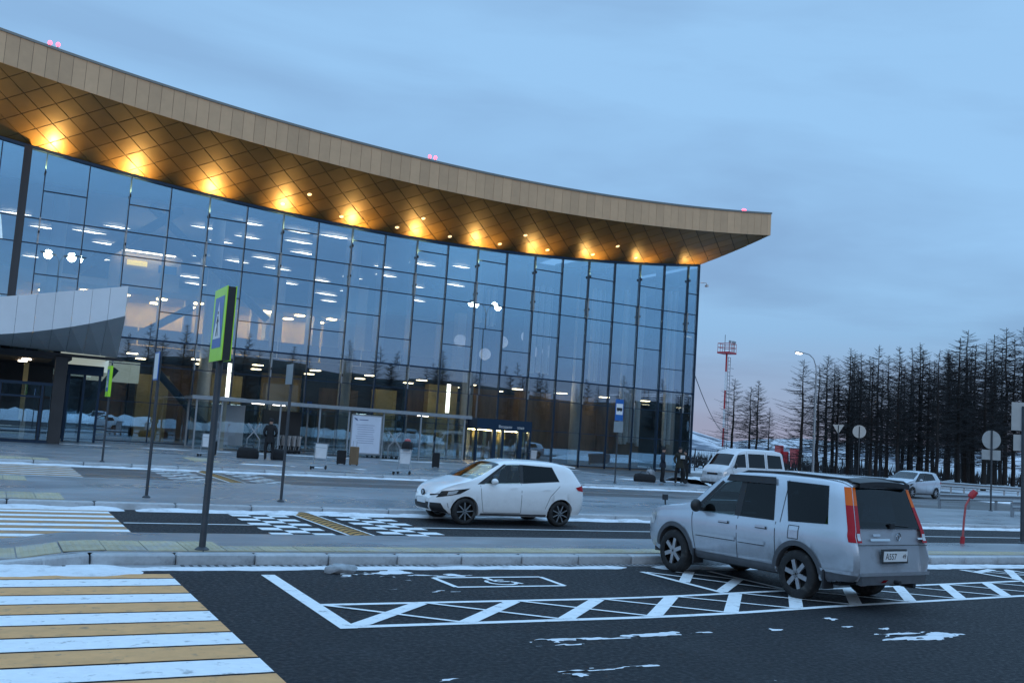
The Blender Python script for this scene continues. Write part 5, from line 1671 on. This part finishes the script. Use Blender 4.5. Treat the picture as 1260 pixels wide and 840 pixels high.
# banked snow on the right, behind the rail
def bank(name, c0, c1, w, h, seed, label):
    a, b = Vector((*c0, 0)), Vector((*c1, 0))
    d = b - a
    nrm = Vector((-d.y, d.x, 0)).normalized()
    mb = MB()
    def fn(u, v):
        p = a + d * u + nrm * (v - 0.5) * w * (1 + 0.25 * mnoise.noise(Vector((u * 9, seed, 0))))
        z = h * math.sin(math.pi * v) ** 0.8 * math.sin(math.pi * min(1, max(0, u * 6, 0)) / 2) * (0.8 + 0.45 * mnoise.noise(Vector((u * d.length * .35, v * 2, seed))) + 0.25 * mnoise.noise(Vector((u * d.length * 1.1, v * 5, seed))))
        return (p.x, p.y, z - 0.05)
    mb.grid(fn, int(d.length * 2.2), 14)
    return tag(mb.build(name, M['snow'], smooth=60, recalc=False), label, 'snow bank', None, 'stuff')
bank('snow_bank', (51, 38.5), (64, 33), 4.0, 0.55, 2.0, 'rough snow bank below the far guard rail')
bank('snow_bank', (40, 45.5), (33.0, 42.0), 3.2, 0.55, 5.0, 'grey snow heap beside the white van')
bank('snow_bank', (52, 66), (85, 60), 7, 0.6, 7.0, 'low snow bank under the distant trees')
bank('snow_bank', (-60, -24), (70, -36), 7, 1.6, 9.0, 'ploughed snow bank across the road from the terminal')

# far fence beside the building
fe = empty('fence', (51, 70, 0), R(-2), 'low dark mesh fence beyond the right corner of the terminal', 'fence')
for i in range(14): MB().box((i * 2.5, 0, 1.0), (0.08, 0.08, 2.0)).build('fence_post', M['pole'], fe)
for z in (0.3, 1.0, 1.9): MB().box((16.3, 0, z), (32.6, 0.04, 0.05)).build('fence_rail', M['pole'], fe)
gm = MB()
for i in range(160): gm.box((i * 0.203, 0.02, 1.05), (0.012, 0.012, 1.8))
tag(gm.build('fence_wires', M['pole'], fe), kind='stuff')

# red containers far off
for i, (px, w, h, lab) in enumerate(((932, 1.4, 2.6, 'leftmost'), (958, 1.8, 3.6, 'tallest'), (965, 1.2, 2.6, 'narrow'), (977, 2.2, 3.2, 'widest'))):
    p_ = at(px, 570, 170)
    o = empty('container', (p_.x, p_.y, 0), R(30), {'leftmost': 'leftmost distant red container behind the bare trees', 'tallest': 'tallest distant red container, left of the lamp post', 'narrow': 'narrow distant red container between two others', 'widest': 'widest distant red container nearest the lamp post'}[lab], 'container', 'distant red containers')
    MB().box((0, 0, h / 2), (w, 1.0, h)).build('shell', M['red_pale'] if i % 2 else M['red'], o)
    for k in range(4): MB().box((-w / 2 + w * (k + .5) / 4, -0.53, h / 2), (0.12, 0.08, h * .94)).build('rib', M['red'], o)

# ---------------------------------------------------------------- street lamps
def street_lamp(loc, rz, h, label, twin=False, big=1.0):
    o = empty('street_lamp', loc, rz, label, 'street lamp')
    MB().tube([(0, 0, 0), (0, 0, 0.6), (0, 0, h - 1.6)], [0.13, 0.11, 0.075], 12).build('pole', M['steel'], o, 40)
    for s in ((1, -1) if twin else (1,)):
        pts = [(0, 0, h - 1.6), (s * 0.06, 0, h - 1.0), (s * 0.25, 0, h - 0.45), (s * 0.6, 0, h - 0.12), (s * 1.1, 0, h)]
        MB().tube(pts, 0.04, 8).build('arm', M['steel'], o, 40)
        hd_ = MB().ball((s * 1.4, 0, h), (0.8 * big, 0.32 * big, 0.17 * big), 14, 8, Matrix.Rotation(-s * 0.12, 3, 'Y')).build('lamp_head', M['grey'], o, 60)
        MB().ball((s * 1.42, 0, h - 0.06 * big), (0.56 * big, 0.26 * big, 0.14 * big) if big == 1 else (0.44 * big, 0.38 * big, 0.48 * big), 12, 6).build('lens', M['lamp_street' if big == 1 else 'lamp_flood'], hd_, 60)
    return o
p_ = at(1000, 583, 78)
street_lamp((p_.x, p_.y, 0), R(150), 10.2, 'lit street lamp with a curved arm before the bare trees')
# lamps standing behind the camera, seen mirrored in the glass
for (x, y, h, lab) in ((6.85, -18, 21.7, 'twin headed tall street lamp mirrored in the glass above the vestibule canopy'), (48.6, 24.6, 16.7, 'twin headed tall street lamp mirrored in the middle of the glass')):
    street_lamp((x, y, 0), R(0), h, lab, True, 2.6 if y < 0 else 1.9)

# ---------------------------------------------------------------- red and white mast
tp = at(888, 575, 130)
tw = empty('lattice_mast', (tp.x, tp.y, 0), R(20), 'red and white floodlight mast with a railed platform on top', 'mast')
TH = 15.0
for i in range(6):
    z0, z1 = TH * i / 6, TH * (i + 1) / 6
    MB().tube([(0, 0, z0), (0, 0, z1)], 0.12, 12).build('shaft_section', M['red'] if i % 2 == 1 else M['white'], tw, 40)
ld_ = MB()
for s in (-1, 1): ld_.tube([(0.75 + s * 0.3, 0, 0.5), (0.75 + s * 0.3, 0, TH - 0.5)], 0.05, 6)
for i in range(28): ld_.tube([(0.45, 0, 1 + i * .5), (1.05, 0, 1 + i * .5)], 0.04, 6)
for i in range(12): ld_.lathe([(0.45, 0.0), (0.45, 0.08)], 10, Matrix.Translation((0.75, 0, 0)).to_3x3()) if False else ld_.tube([(0.4, -0.5, 2 + i), (1.1, -0.5, 2 + i)], 0.04, 6)
ld_.build('caged_ladder', M['grey'], tw)
MB().box((0, 0, TH), (2.0, 1.8, 0.22)).build('platform', M['red'], tw)
rl_ = MB()
for z in (0.7, 1.25):
    c4 = [(-.95, -.85), (.95, -.85), (.95, .85), (-.95, .85)]
    for i in range(4): rl_.tube([(*c4[i], TH + z), (*c4[(i + 1) % 4], TH + z)], 0.045, 6)
for xx in (-.95, -.3, .3, .95):
    for yy in (-.85, .85): rl_.tube([(xx, yy, TH), (xx, yy, TH + 1.3)], 0.035, 6)
rl_.build('railing', M['red_pale'], tw)
for xx in (-0.5, 0.3, 0.75): MB().box((xx, -.7, TH + 1.5), (0.34, 0.2, 0.28)).tube([(xx, -.7, TH + .1), (xx, -.7, TH + 1.4)], 0.04, 6).build('floodlight', M['grey'], tw)
MB().tube([(-0.6, 0, TH), (-0.6, 0, TH + 2.4)], 0.04, 6).build('aerial', M['pole'], tw)
# service wire from the terminal to the mast
wr_ = MB().tube([(49.4 + (tp.x - 49.4) * t, 62.5 + (tp.y - 62.5) * t, 8.4 - 4.0 * t - 2.2 * 4 * t * (1 - t) * 0.35) for t in [i / 14 for i in range(15)]], 0.035, 5)
tag(wr_.build('wire', M['pole']), 'thin wire sagging from the terminal corner to the mast', 'wire')

# ================================================================ people
def person(loc, rz, h, label, jacket, trousers, pose, hat='cloth_black', group=None):
    k = h / 1.78
    J = {'pel': (0, 0, .97, .155), 'sp': (0, 0, 1.14, .155), 'ch': (0, .0, 1.34, .175), 'nk': (0, .0, 1.52, .065), 'hb': (0, -.01, 1.60, .085), 'hm': (0, -.015, 1.68, .10), 'ht': (0, 0, 1.755, .07), 'no': (0, -.125, 1.665, .016)}
    E_ = [('pel', 'sp'), ('sp', 'ch'), ('ch', 'nk'), ('nk', 'hb'), ('hb', 'hm'), ('hm', 'ht'), ('hm', 'no')]
    for s, sd_ in ((1, 'l'), (-1, 'r')):
        arm = pose['arm_' + sd_]
        J['sh' + sd_] = (s * .185, .0, 1.455, .085)
        J['el' + sd_] = (s * arm[0][0], arm[0][1], arm[0][2], .068)
        J['wr' + sd_] = (s * arm[1][0], arm[1][1], arm[1][2], .05)
        E_ += [('ch', 'sh' + sd_), ('sh' + sd_, 'el' + sd_), ('el' + sd_, 'wr' + sd_)]
        lx, ly = pose['foot_' + sd_]
        J['hp' + sd_] = (s * .095, .0, .93, .115)
        J['kn' + sd_] = (s * (.095 + lx) * .5 + s * .05, ly * .5 - .02, .51, .08)
        J['an' + sd_] = (s * lx, ly + .02, .10, .055)
        J['to' + sd_] = (s * (lx + .03), ly - .15, .045, .042)
        J['he' + sd_] = (s * lx, ly + .06, .05, .045)
        E_ += [('pel', 'hp' + sd_), ('hp' + sd_, 'kn' + sd_), ('kn' + sd_, 'an' + sd_), ('an' + sd_, 'to' + sd_), ('an' + sd_, 'he' + sd_)]
        if pose.get('hands') == sd_ or pose.get('hands') == 'both':
            w = Vector(J['wr' + sd_][:3]); e = Vector(J['el' + sd_][:3])
            d = (w - e).normalized()
            pl_ = w + d * .07
            J['pa' + sd_] = (*pl_, .03)
            E_.append(('wr' + sd_, 'pa' + sd_))
            side_v = d.cross(Vector((0, 1, 0.2))).normalized()
            for fi, (o_, ln) in enumerate(((-.028, .07), (-.009, .08), (.010, .075), (.028, .058))):
                f1_ = pl_ + side_v * o_ + d * .03
                f2_ = f1_ + d * ln * .55 + Vector((0, -.012, -.004))
                f3_ = f2_ + d * ln * .35 + Vector((0, -.022, -.008))
                for q, pt in enumerate((f1_, f2_, f3_)): J['f%d%d%s' % (fi, q, sd_)] = (*pt, .010 - .001 * q)
                E_ += [('pa' + sd_, 'f%d0%s' % (fi, sd_)), ('f%d0%s' % (fi, sd_), 'f%d1%s' % (fi, sd_)), ('f%d1%s' % (fi, sd_), 'f%d2%s' % (fi, sd_))]
            t1 = w + d * .03 + side_v * -.04 + Vector((0, -.02, 0)); t2 = t1 + d * .045 + side_v * -.012
            J['t0' + sd_] = (*t1, .011); J['t1' + sd_] = (*t2, .010)
            E_ += [('wr' + sd_, 't0' + sd_), ('t0' + sd_, 't1' + sd_)]
    names = list(J)
    me = bpy.data.meshes.new('body')
    me.from_pydata([J[n][:3] for n in names], [(names.index(a), names.index(b)) for a, b in E_], [])
    tmp = bpy.data.objects.new('body', me)
    COL.objects.link(tmp)
    md = tmp.modifiers.new('skin', 'SKIN')
    sv = me.skin_vertices[0].data
    for i, n in enumerate(names):
        r_ = J[n][3]
        fl = 0.72 if n in ('pel', 'sp', 'ch') else 1.0
        sv[i].radius = (r_, r_ * fl)
        sv[i].use_root = (n == 'pel')
    md.use_smooth_shade = True
    ms = tmp.modifiers.new('sub', 'SUBSURF'); ms.levels = 2; ms.render_levels = 2
    dg = bpy.context.evaluated_depsgraph_get()
    out = bpy.data.meshes.new_from_object(tmp.evaluated_get(dg))
    bpy.data.objects.remove(tmp)
    out.materials.clear()
    for n in ('skin', jacket, trousers, 'cloth_black'): out.materials.append(M[n])
    for p in out.polygons:
        z = p.center.z
        p.material_index = 0 if z > 1.56 else (1 if z > .82 else (2 if z > .12 else 3))
        if pose.get('hands'):
            for sd_ in ('l', 'r'):
                if 'pa' + sd_ in J and (p.center - Vector(J['wr' + sd_][:3])).dot((Vector(J['pa' + sd_][:3]) - Vector(J['wr' + sd_][:3])).normalized()) > 0 and (p.center - Vector(J['pa' + sd_][:3])).length < .2: p.material_index = 0
    root = empty('person', loc, rz, label, 'person', group, k)
    o = link('body', out, root)
    # jacket skirt, hat
    jk = MB().lathe([(0.19, 1.02), (0.215, 0.90), (0.22, 0.78), (0.20, 0.775)], 16)
    jk.v = [(x, y * .78, z) for x, y, z in jk.v]
    jk.build('jacket_hem', M[jacket], root, 60)
    ht = MB().lathe([(0.0, 0.115), (0.05, 0.108), (0.09, 0.075), (0.108, 0.02), (0.11, -0.03), (0.10, -0.035)], 14)
    ht.v = [(x, y * 1.12, z) for x, y, z in ht.v]
    ht.build('hat', M[hat], root, 60, (0, 0.012, 1.71))
    ey = MB().box((0.035, -0.105, 1.69), (0.022, 0.01, 0.012)).box((-0.035, -0.105, 1.69), (0.022, 0.01, 0.012))
    ey.build('eyes', M['sign_black'], root)
    return root
pocket = dict(arm_l=((.27, .06, 1.19), (.19, -.10, 1.02)), arm_r=((.27, .06, 1.19), (.19, -.10, 1.02)), foot_l=(.13, .0), foot_r=(.13, .0))
person((11.45, 44.6, KZ), R(165), 1.86, 'person in dark clothes with back turned, standing at the shelter', 'cloth_black', 'cloth_black', pocket)
person((30.0, 39.9, KZ), R(60), 1.74, 'person in a dark jacket standing beside bags, left of the group', 'cloth_navy', 'cloth_black', dict(pocket, foot_l=(.10, .03), foot_r=(.10, -.03)))
p2_ = person((31.02, 39.85, KZ), R(-20), 1.80, 'tall person in dark olive holding a pale object, legs apart', 'cloth_olive', 'cloth_black', dict(arm_l=((.27, -.02, 1.20), (.10, -.27, 1.27)), arm_r=((.28, .05, 1.20), (.24, -.05, .98)), foot_l=(.24, -.06), foot_r=(.16, .08), hands='l'))
person((31.85, 40.5, KZ), R(-60), 1.66, 'shorter person partly hidden behind the tall one', 'cloth_black', 'cloth_black', pocket)
pk = MB().box((30.92, 39.52, KZ + 1.34), (0.24, 0.06, 0.17))
tag(pk.build('parcel', M['white']), 'pale flat object held by the tall person', 'parcel')

# ---------------------------------------------------------------- luggage
def soft_bag(loc, rz, d, mt, label):
    o = empty('travel_bag', loc, rz, label, 'bag')
    b = MB()
    hx, hy = d[0] / 2, d[1] / 2
    def rr(k): return [(hx * k * math.copysign(abs(math.cos(t)) ** 0.45, math.cos(t)), hy * k * math.copysign(abs(math.sin(t)) ** 0.45, math.sin(t))) for t in [2 * math.pi * (i + .5) / 20 for i in range(20)]]
    lv = [(0.0, 0.90), (0.06, 0.97), (0.3, 1.0), (0.65, 0.97), (0.88, 0.86), (1.0, 0.62)]
    vs = [(x + .012 * mnoise.noise(Vector((x * 7, y * 7, z * 9))), y, d[2] * z * (1 + .10 * mnoise.noise(Vector((x * 4, y * 4, 1))))) for z, k in lv for x, y in rr(k)]
    b.add(vs, [(i * 20 + k, i * 20 + (k + 1) % 20, (i + 1) * 20 + (k + 1) % 20, (i + 1) * 20 + k) for i in range(5) for k in range(20)] + [tuple(range(100, 120)), tuple(range(19, -1, -1))])
    b.build('bag_body', M[mt], o, 50)
    MB().tube([(-d[0] * .25, 0, d[2] * .95), (-d[0] * .15, 0, d[2] * 1.25), (d[0] * .15, 0, d[2] * 1.25), (d[0] * .25, 0, d[2] * .95)], 0.018, 6).build('handle', M['dark'], o, 40)
    return o
def suitcase(loc, rz, d, mt, label):
    o = empty('suitcase', loc, rz, label, 'suitcase')
    MB().bbox((0, 0, d[2] / 2 + .04), d, 0.03).build('case_shell', M[mt], o, 40)
    MB().tube([(-d[0] * .2, 0, d[2] + .02), (-d[0] * .2, 0, d[2] + .28), (d[0] * .2, 0, d[2] + .28), (d[0] * .2, 0, d[2] + .02)], 0.012, 6).build('pull_handle', M['steel'], o, 40)
    for s in (-1, 1): MB().lathe([(0.0, -.015), (.035, -.015), (.035, .015), (0.0, .015)], 10, Matrix.Rotation(R(90), 3, 'X')).build('caster', M['dark'], o, 40, (s * d[0] * .35, 0, .035))
    return o
soft_bag((29.15, 40.2, KZ), R(-20), (1.1, 0.5, 0.40), 'cloth_black', 'black travel bag lying beside the waiting people')
soft_bag((29.6, 40.35, KZ), R(30), (0.5, 0.4, 0.62), 'grey', 'grey rucksack standing beside the waiting people')
soft_bag((10.75, 45.6, KZ), R(-12), (1.0, 0.5, 0.50), 'cloth_black', 'large black bag on the pavement at the left of the person')
soft_bag((12.1, 45.4, KZ), R(10), (0.6, 0.45, 0.50), 'cloth_black', 'black bag on the pavement at the right of the person')
suitcase((14.55, 43.6, KZ), R(-18), (0.42, 0.26, 0.62), 'cloth_black', 'black suitcase beside the brown box in front of the shelter')
suitcase((15.05, 43.3, KZ), R(-18), (0.42, 0.30, 0.82), 'in_wood', 'brown upright suitcase in front of the notice board')
suitcase((19.9, 45.0, KZ), R(-18), (0.36, 0.26, 0.72), 'cloth_black', 'small black suitcase standing alone right of the shelter')
suitcase((9.5, 47.2, KZ), R(-18), (0.3, 0.26, 0.62), 'cloth_black', 'small black bin-like case at the left end of the shelter')

def make_cart():
    o = empty('luggage_cart', (0, 0, 0))
    fr = MB()
    for s in (-1, 1):
        fr.tube([(-0.75, s * 0.12, 0.14), (-0.2, s * 0.24, 0.16), (0.12, s * 0.26, 0.20), (0.20, s * 0.26, 0.9), (0.30, s * 0.26, 1.02)], 0.018, 6)
    for x in (-0.7, -0.45, -0.2, 0.05): fr.tube([(x, -0.22, 0.16), (x, 0.22, 0.16)], 0.012, 6)
    fr.tube([(-0.75, -0.12, 0.14), (-0.80, 0, 0.16), (-0.75, 0.12, 0.14)], 0.018, 6)
    fr.build('frame', M['steel'], o, 40)
    MB().tube([(0.30, -0.28, 1.02), (0.30, 0.28, 1.02)], 0.024, 8).build('handle', M['dark'], o, 40)
    MB().bbox((0.0, 0, 0), (0.02, 0.48, 0.58), 0.004).build('advert_panel', M['white'], o, None, (0.20, 0, 0.72))
    bk_ = MB()
    for z_ in (0.86, 1.0): bk_.tube([(-0.1, -0.22, z_), (0.2, -0.22, z_), (0.2, 0.22, z_), (-0.1, 0.22, z_), (-0.1, -0.22, z_)], 0.01, 6)
    bk_.build('basket', M['steel'], o)
    for (x, y) in ((-0.68, 0), (0.16, -0.26), (0.16, 0.26)):
        w = MB().lathe([(0.0, -.02), (.075, -.02), (.085, 0), (.075, .02), (0.0, .02)], 12, Matrix.Rotation(R(90), 3, 'X'))
        w.build('wheel', M['rubber'], o, 40, (x, y, 0.085))
    return o
cart0 = make_cart()
spots = [((8.75, 45.2), 55, 'luggage cart half hidden behind the crossing sign post', None),
         ((11.75, 38.0), 50, 'luggage cart with a white panel near the slim post', None),
         ((14.75, 36.6), 40, 'luggage cart near the kerb with a dark bag on its handle', None),
         ((36.0 - 3.9, 57.0), 20, 'lone luggage cart standing against the right-hand glass', None)]
for i in range(6): spots.append(((14.35 + i * 0.30, 55.9), 5, 'luggage cart nested in the row left of the notice board', 'nested luggage carts left of the notice board'))
for i in range(5): spots.append(((20.9 + i * 0.30, 55.9), 5, 'luggage cart nested in the row right of the notice board', 'nested luggage carts right of the notice board'))
for i, ((x, y), rz, lab, g) in enumerate(spots):
    c = cart0 if i == 0 else copy_tree(cart0)
    c.location = (x, y, KZ)
    c.rotation_euler = (0, 0, R(rz))
    tag(c, lab, 'luggage cart', g or 'single luggage carts on the pavement')
sb = soft_bag((14.95, 36.72, KZ + 0.98), R(40), (0.42, 0.36, 0.34), 'cloth_black', 'dark bag with a red cap on top of the nearest luggage cart')
MB().ball((0, 0, 0.36), (0.28, 0.26, 0.18), 10, 6).build('cap', M['red_pale'], sb, 60)

# white crossed barrier boards by the shelter
def cross(loc, rz, label):
    o = empty('crossed_barrier', loc, rz, label, 'barrier', 'crossed barriers at the shelter')
    for s in (-1, 1):
        MB().box((0, 0.02 * s, 1.15), (0.055, 0.03, 1.1), Matrix.Rotation(s * R(38), 3, 'Y')).build('board', M['grey'], o)
    for s in (-1, 1): MB().tube([(s * 0.33, 0, 0), (s * 0.33, 0, 0.78)], 0.025, 8).build('leg', M['steel'], o)
cross((13.1, 54.6, KZ), R(-20), 'white crossed barrier in front of the shelter, left of the carts')
cross((21.4, 54.6, KZ), R(-20), 'white crossed barrier right of the notice board')

# ================================================================ larches
def larch(seed, h, density=1.0, base=0.10, spread=0.17):
    r = random.Random(seed)
    tr = MB()
    pts, rad = [], []
    for i in range(9):
        t = i / 8
        pts.append((r.uniform(-1, 1) * 0.06 * (t > 0), r.uniform(-1, 1) * 0.06 * (t > 0), h * t))
        rad.append(max(0.015, 0.013 * h * (1 - t) ** 0.85))
    tr.tube(pts, rad, 7, False)
    br = MB()
    nb_ = int(150 * density)
    for i in range(nb_):
        t = base + (0.985 - base) * (i + r.random()) / nb_
        ln = h * spread * (1.0 - t) ** 0.72 * (0.5 + 0.7 * r.random()) * (0.45 + 0.55 * sstep(base, base + .18, t)) + 0.18
        az = r.uniform(0, 2 * math.pi)
        d = Vector((math.cos(az), math.sin(az), 0))
        o0 = Vector((interp([(p[2], p[0]) for p in pts], h * t), interp([(p[2], p[1]) for p in pts], h * t), h * t))
        droop = r.uniform(-0.30, 0.12) + 0.35 * t
        bp_ = [o0, o0 + d * ln * .45 + Vector((0, 0, ln * .45 * (droop - .08))), o0 + d * ln + Vector((0, 0, ln * (droop + .10)))]
        br.tube(bp_, [0.026, 0.017, 0.008], 3, False)
        side = d.cross(Vector((0, 0, 1)))
        nt_ = int(8 + ln * 13 * density)
        for k in range(nt_):
            u = 0.15 + 0.85 * (k + r.random()) / nt_
            q = bp_[0].lerp(bp_[1], u * 2) if u < .5 else bp_[1].lerp(bp_[2], u * 2 - 1)
            tl_ = (0.30 + 0.65 * r.random()) * (1.2 - u) * min(1.0, ln * .55)
            v = (side * r.choice((-1, 1)) * r.uniform(.5, 1) + d * r.uniform(.2, .9) + Vector((0, 0, r.uniform(-.5, .35)))).normalized() * tl_
            wv = v.cross(Vector((r.uniform(-1, 1), r.uniform(-1, 1), r.uniform(-1, 1)))).normalized() * 0.0135
            br.add([q - wv, q + wv, q + v], [(0, 1, 2)])
    return tr.mesh('trunk', M['bark'], 60, False), br.mesh('crown', M['twig'], None, False)
kinds = [larch(31 + i, 14.0, 1.0 + 0.15 * (i % 3), (0.14, 0.22, 0.28, 0.12, 0.24, 0.18)[i], (0.25, 0.28, 0.22, 0.31, 0.24, 0.27)[i]) for i in range(6)]
def tree(px, depth, top_y, kind, label, group, base_z=0.0):
    p = at(px, 585, depth)
    tpz = at(px, top_y, depth).z
    h = tpz - base_z
    o = empty('larch_tree', (p.x, p.y, base_z), rnd.uniform(0, 6.28), label, 'tree', group)
    k = h / 14.0
    kw = k * rnd.uniform(1.1, 1.45)
    o.scale = (kw, kw, k)
    a, b = kinds[kind]
    link('trunk', a, o)
    link('crown', b, o)
tree(899, 108, 464, 3, 'leftmost bare larch, standing right of the red and white mast', 'lone larches')
tree(920, 110, 474, 1, 'slim bare larch, second from the mast', 'lone larches')
tree(929, 106, 466, 2, 'bare larch in the middle of the small left-hand group', 'lone larches')
tree(944, 112, 500, 4, 'shortest bare larch between the small group and the wood', 'lone larches')
tree(984, 86, 440, 3, 'broad bare larch at the left edge of the wood, behind the lamp', 'larches of the wood')
tops = [(1004, 447), (1014, 434), (1028, 452), (1042, 426), (1056, 455), (1070, 440), (1077, 424), (1090, 436), (1103, 424), (1118, 445), (1129, 420), (1140, 440), (1152, 430), (1165, 428), (1178, 412), (1187, 404), (1197, 420), (1210, 418), (1221, 412), (1236, 403), (1246, 410), (1258, 400), (1275, 408), (1292, 402), (1312, 410)]
for i, (px, ty) in enumerate(tops):
    tree(px, rnd.uniform(84, 100), ty + rnd.uniform(-3, 3), i % 6, 'tall bare larch among the front trunks of the dense wood', 'larches of the wood')
for i in range(26):
    px = rnd.uniform(1000, 1340)
    tree(px, rnd.uniform(100, 150), 432 - (px - 1000) * 0.05 + rnd.uniform(-2, 26), rnd.randrange(6), 'bare larch deep inside the dense dark wood', 'larches deep in the wood')
# undergrowth and far wood behind: one mass
def wood_mass(name, spots_, label, hs, seed):
    r = random.Random(seed)
    V, Fc = [], []
    for (x, y) in spots_:
        a, b = kinds[r.randrange(6)]
        k = r.uniform(*hs) / 14.0
        an = r.uniform(0, 6.28)
        ca, sa = math.cos(an), math.sin(an)
        for me in (a, b):
            base = len(V)
            n = len(me.vertices)
            import array
            co = array.array('f', [0.0]) * (3 * n)
            me.vertices.foreach_get('co', co)
            for i in range(n):
                X, Y, Z = co[3 * i] * k, co[3 * i + 1] * k, co[3 * i + 2] * k
                V.append((x + X * ca - Y * sa, y + X * sa + Y * ca, Z))
            for p in me.polygons: Fc.append(tuple(v + base for v in p.vertices))
    me = bpy.data.meshes.new(name)
    me.from_pydata(V, [], Fc)
    me.materials.append(M['twig'])
    return tag(link(name, me), label, 'wood', None, 'stuff')
r_ = random.Random(5)
wood_mass('larch_wood', [(-35 + i * 3.1 + r_.uniform(-1, 1), -55 - (i % 3) * 6 + r_.uniform(-3, 3)) for i in range(62)], 'dark larch wood mirrored in the lower terminal glass', (14.0, 18.5), 3)
ws = MB()
ws.grid(lambda u, v: (-120 + 340 * u, -54 - 24 * v, -0.5 + 14.2 * math.sin(math.pi * v / 2) * (0.95 + 0.16 * mnoise.noise(Vector((u * 9, v, 3))))), 60, 5)
tag(ws.build('wooded_slope', mat('dark_brush_slope', (0.03, 0.026, 0.022), 0.9, var=0.4, scale=0.4, world=True), smooth=60), kind='structure')
fw = []
for i in range(14):
    p_ = at(r_.uniform(1060, 1400), 585, r_.uniform(150, 210))
    fw.append((p_.x, p_.y))
wood_mass('larch_wood', fw, 'far depth of the bare larch wood on the right', (13, 17), 4)
ug = MB()
for i in range(2600):
    p_ = at(r_.uniform(850, 1420), 585, r_.uniform(104, 190))
    hgt_ = r_.uniform(0.5, 1.9)
    d_ = Vector((r_.uniform(-.5, .5), r_.uniform(-.5, .5), hgt_))
    w_ = Vector((RIGHT.x, RIGHT.y, 0)) * r_.uniform(0.03, 0.14)
    b_ = Vector((p_.x, p_.y, -0.05))
    ug.add([b_ - w_, b_ + w_, b_ + d_], [(0, 1, 2)])
tag(ug.build('undergrowth', M['twig'], recalc=False), 'dark brush under the bare larches', 'brush', None, 'stuff')
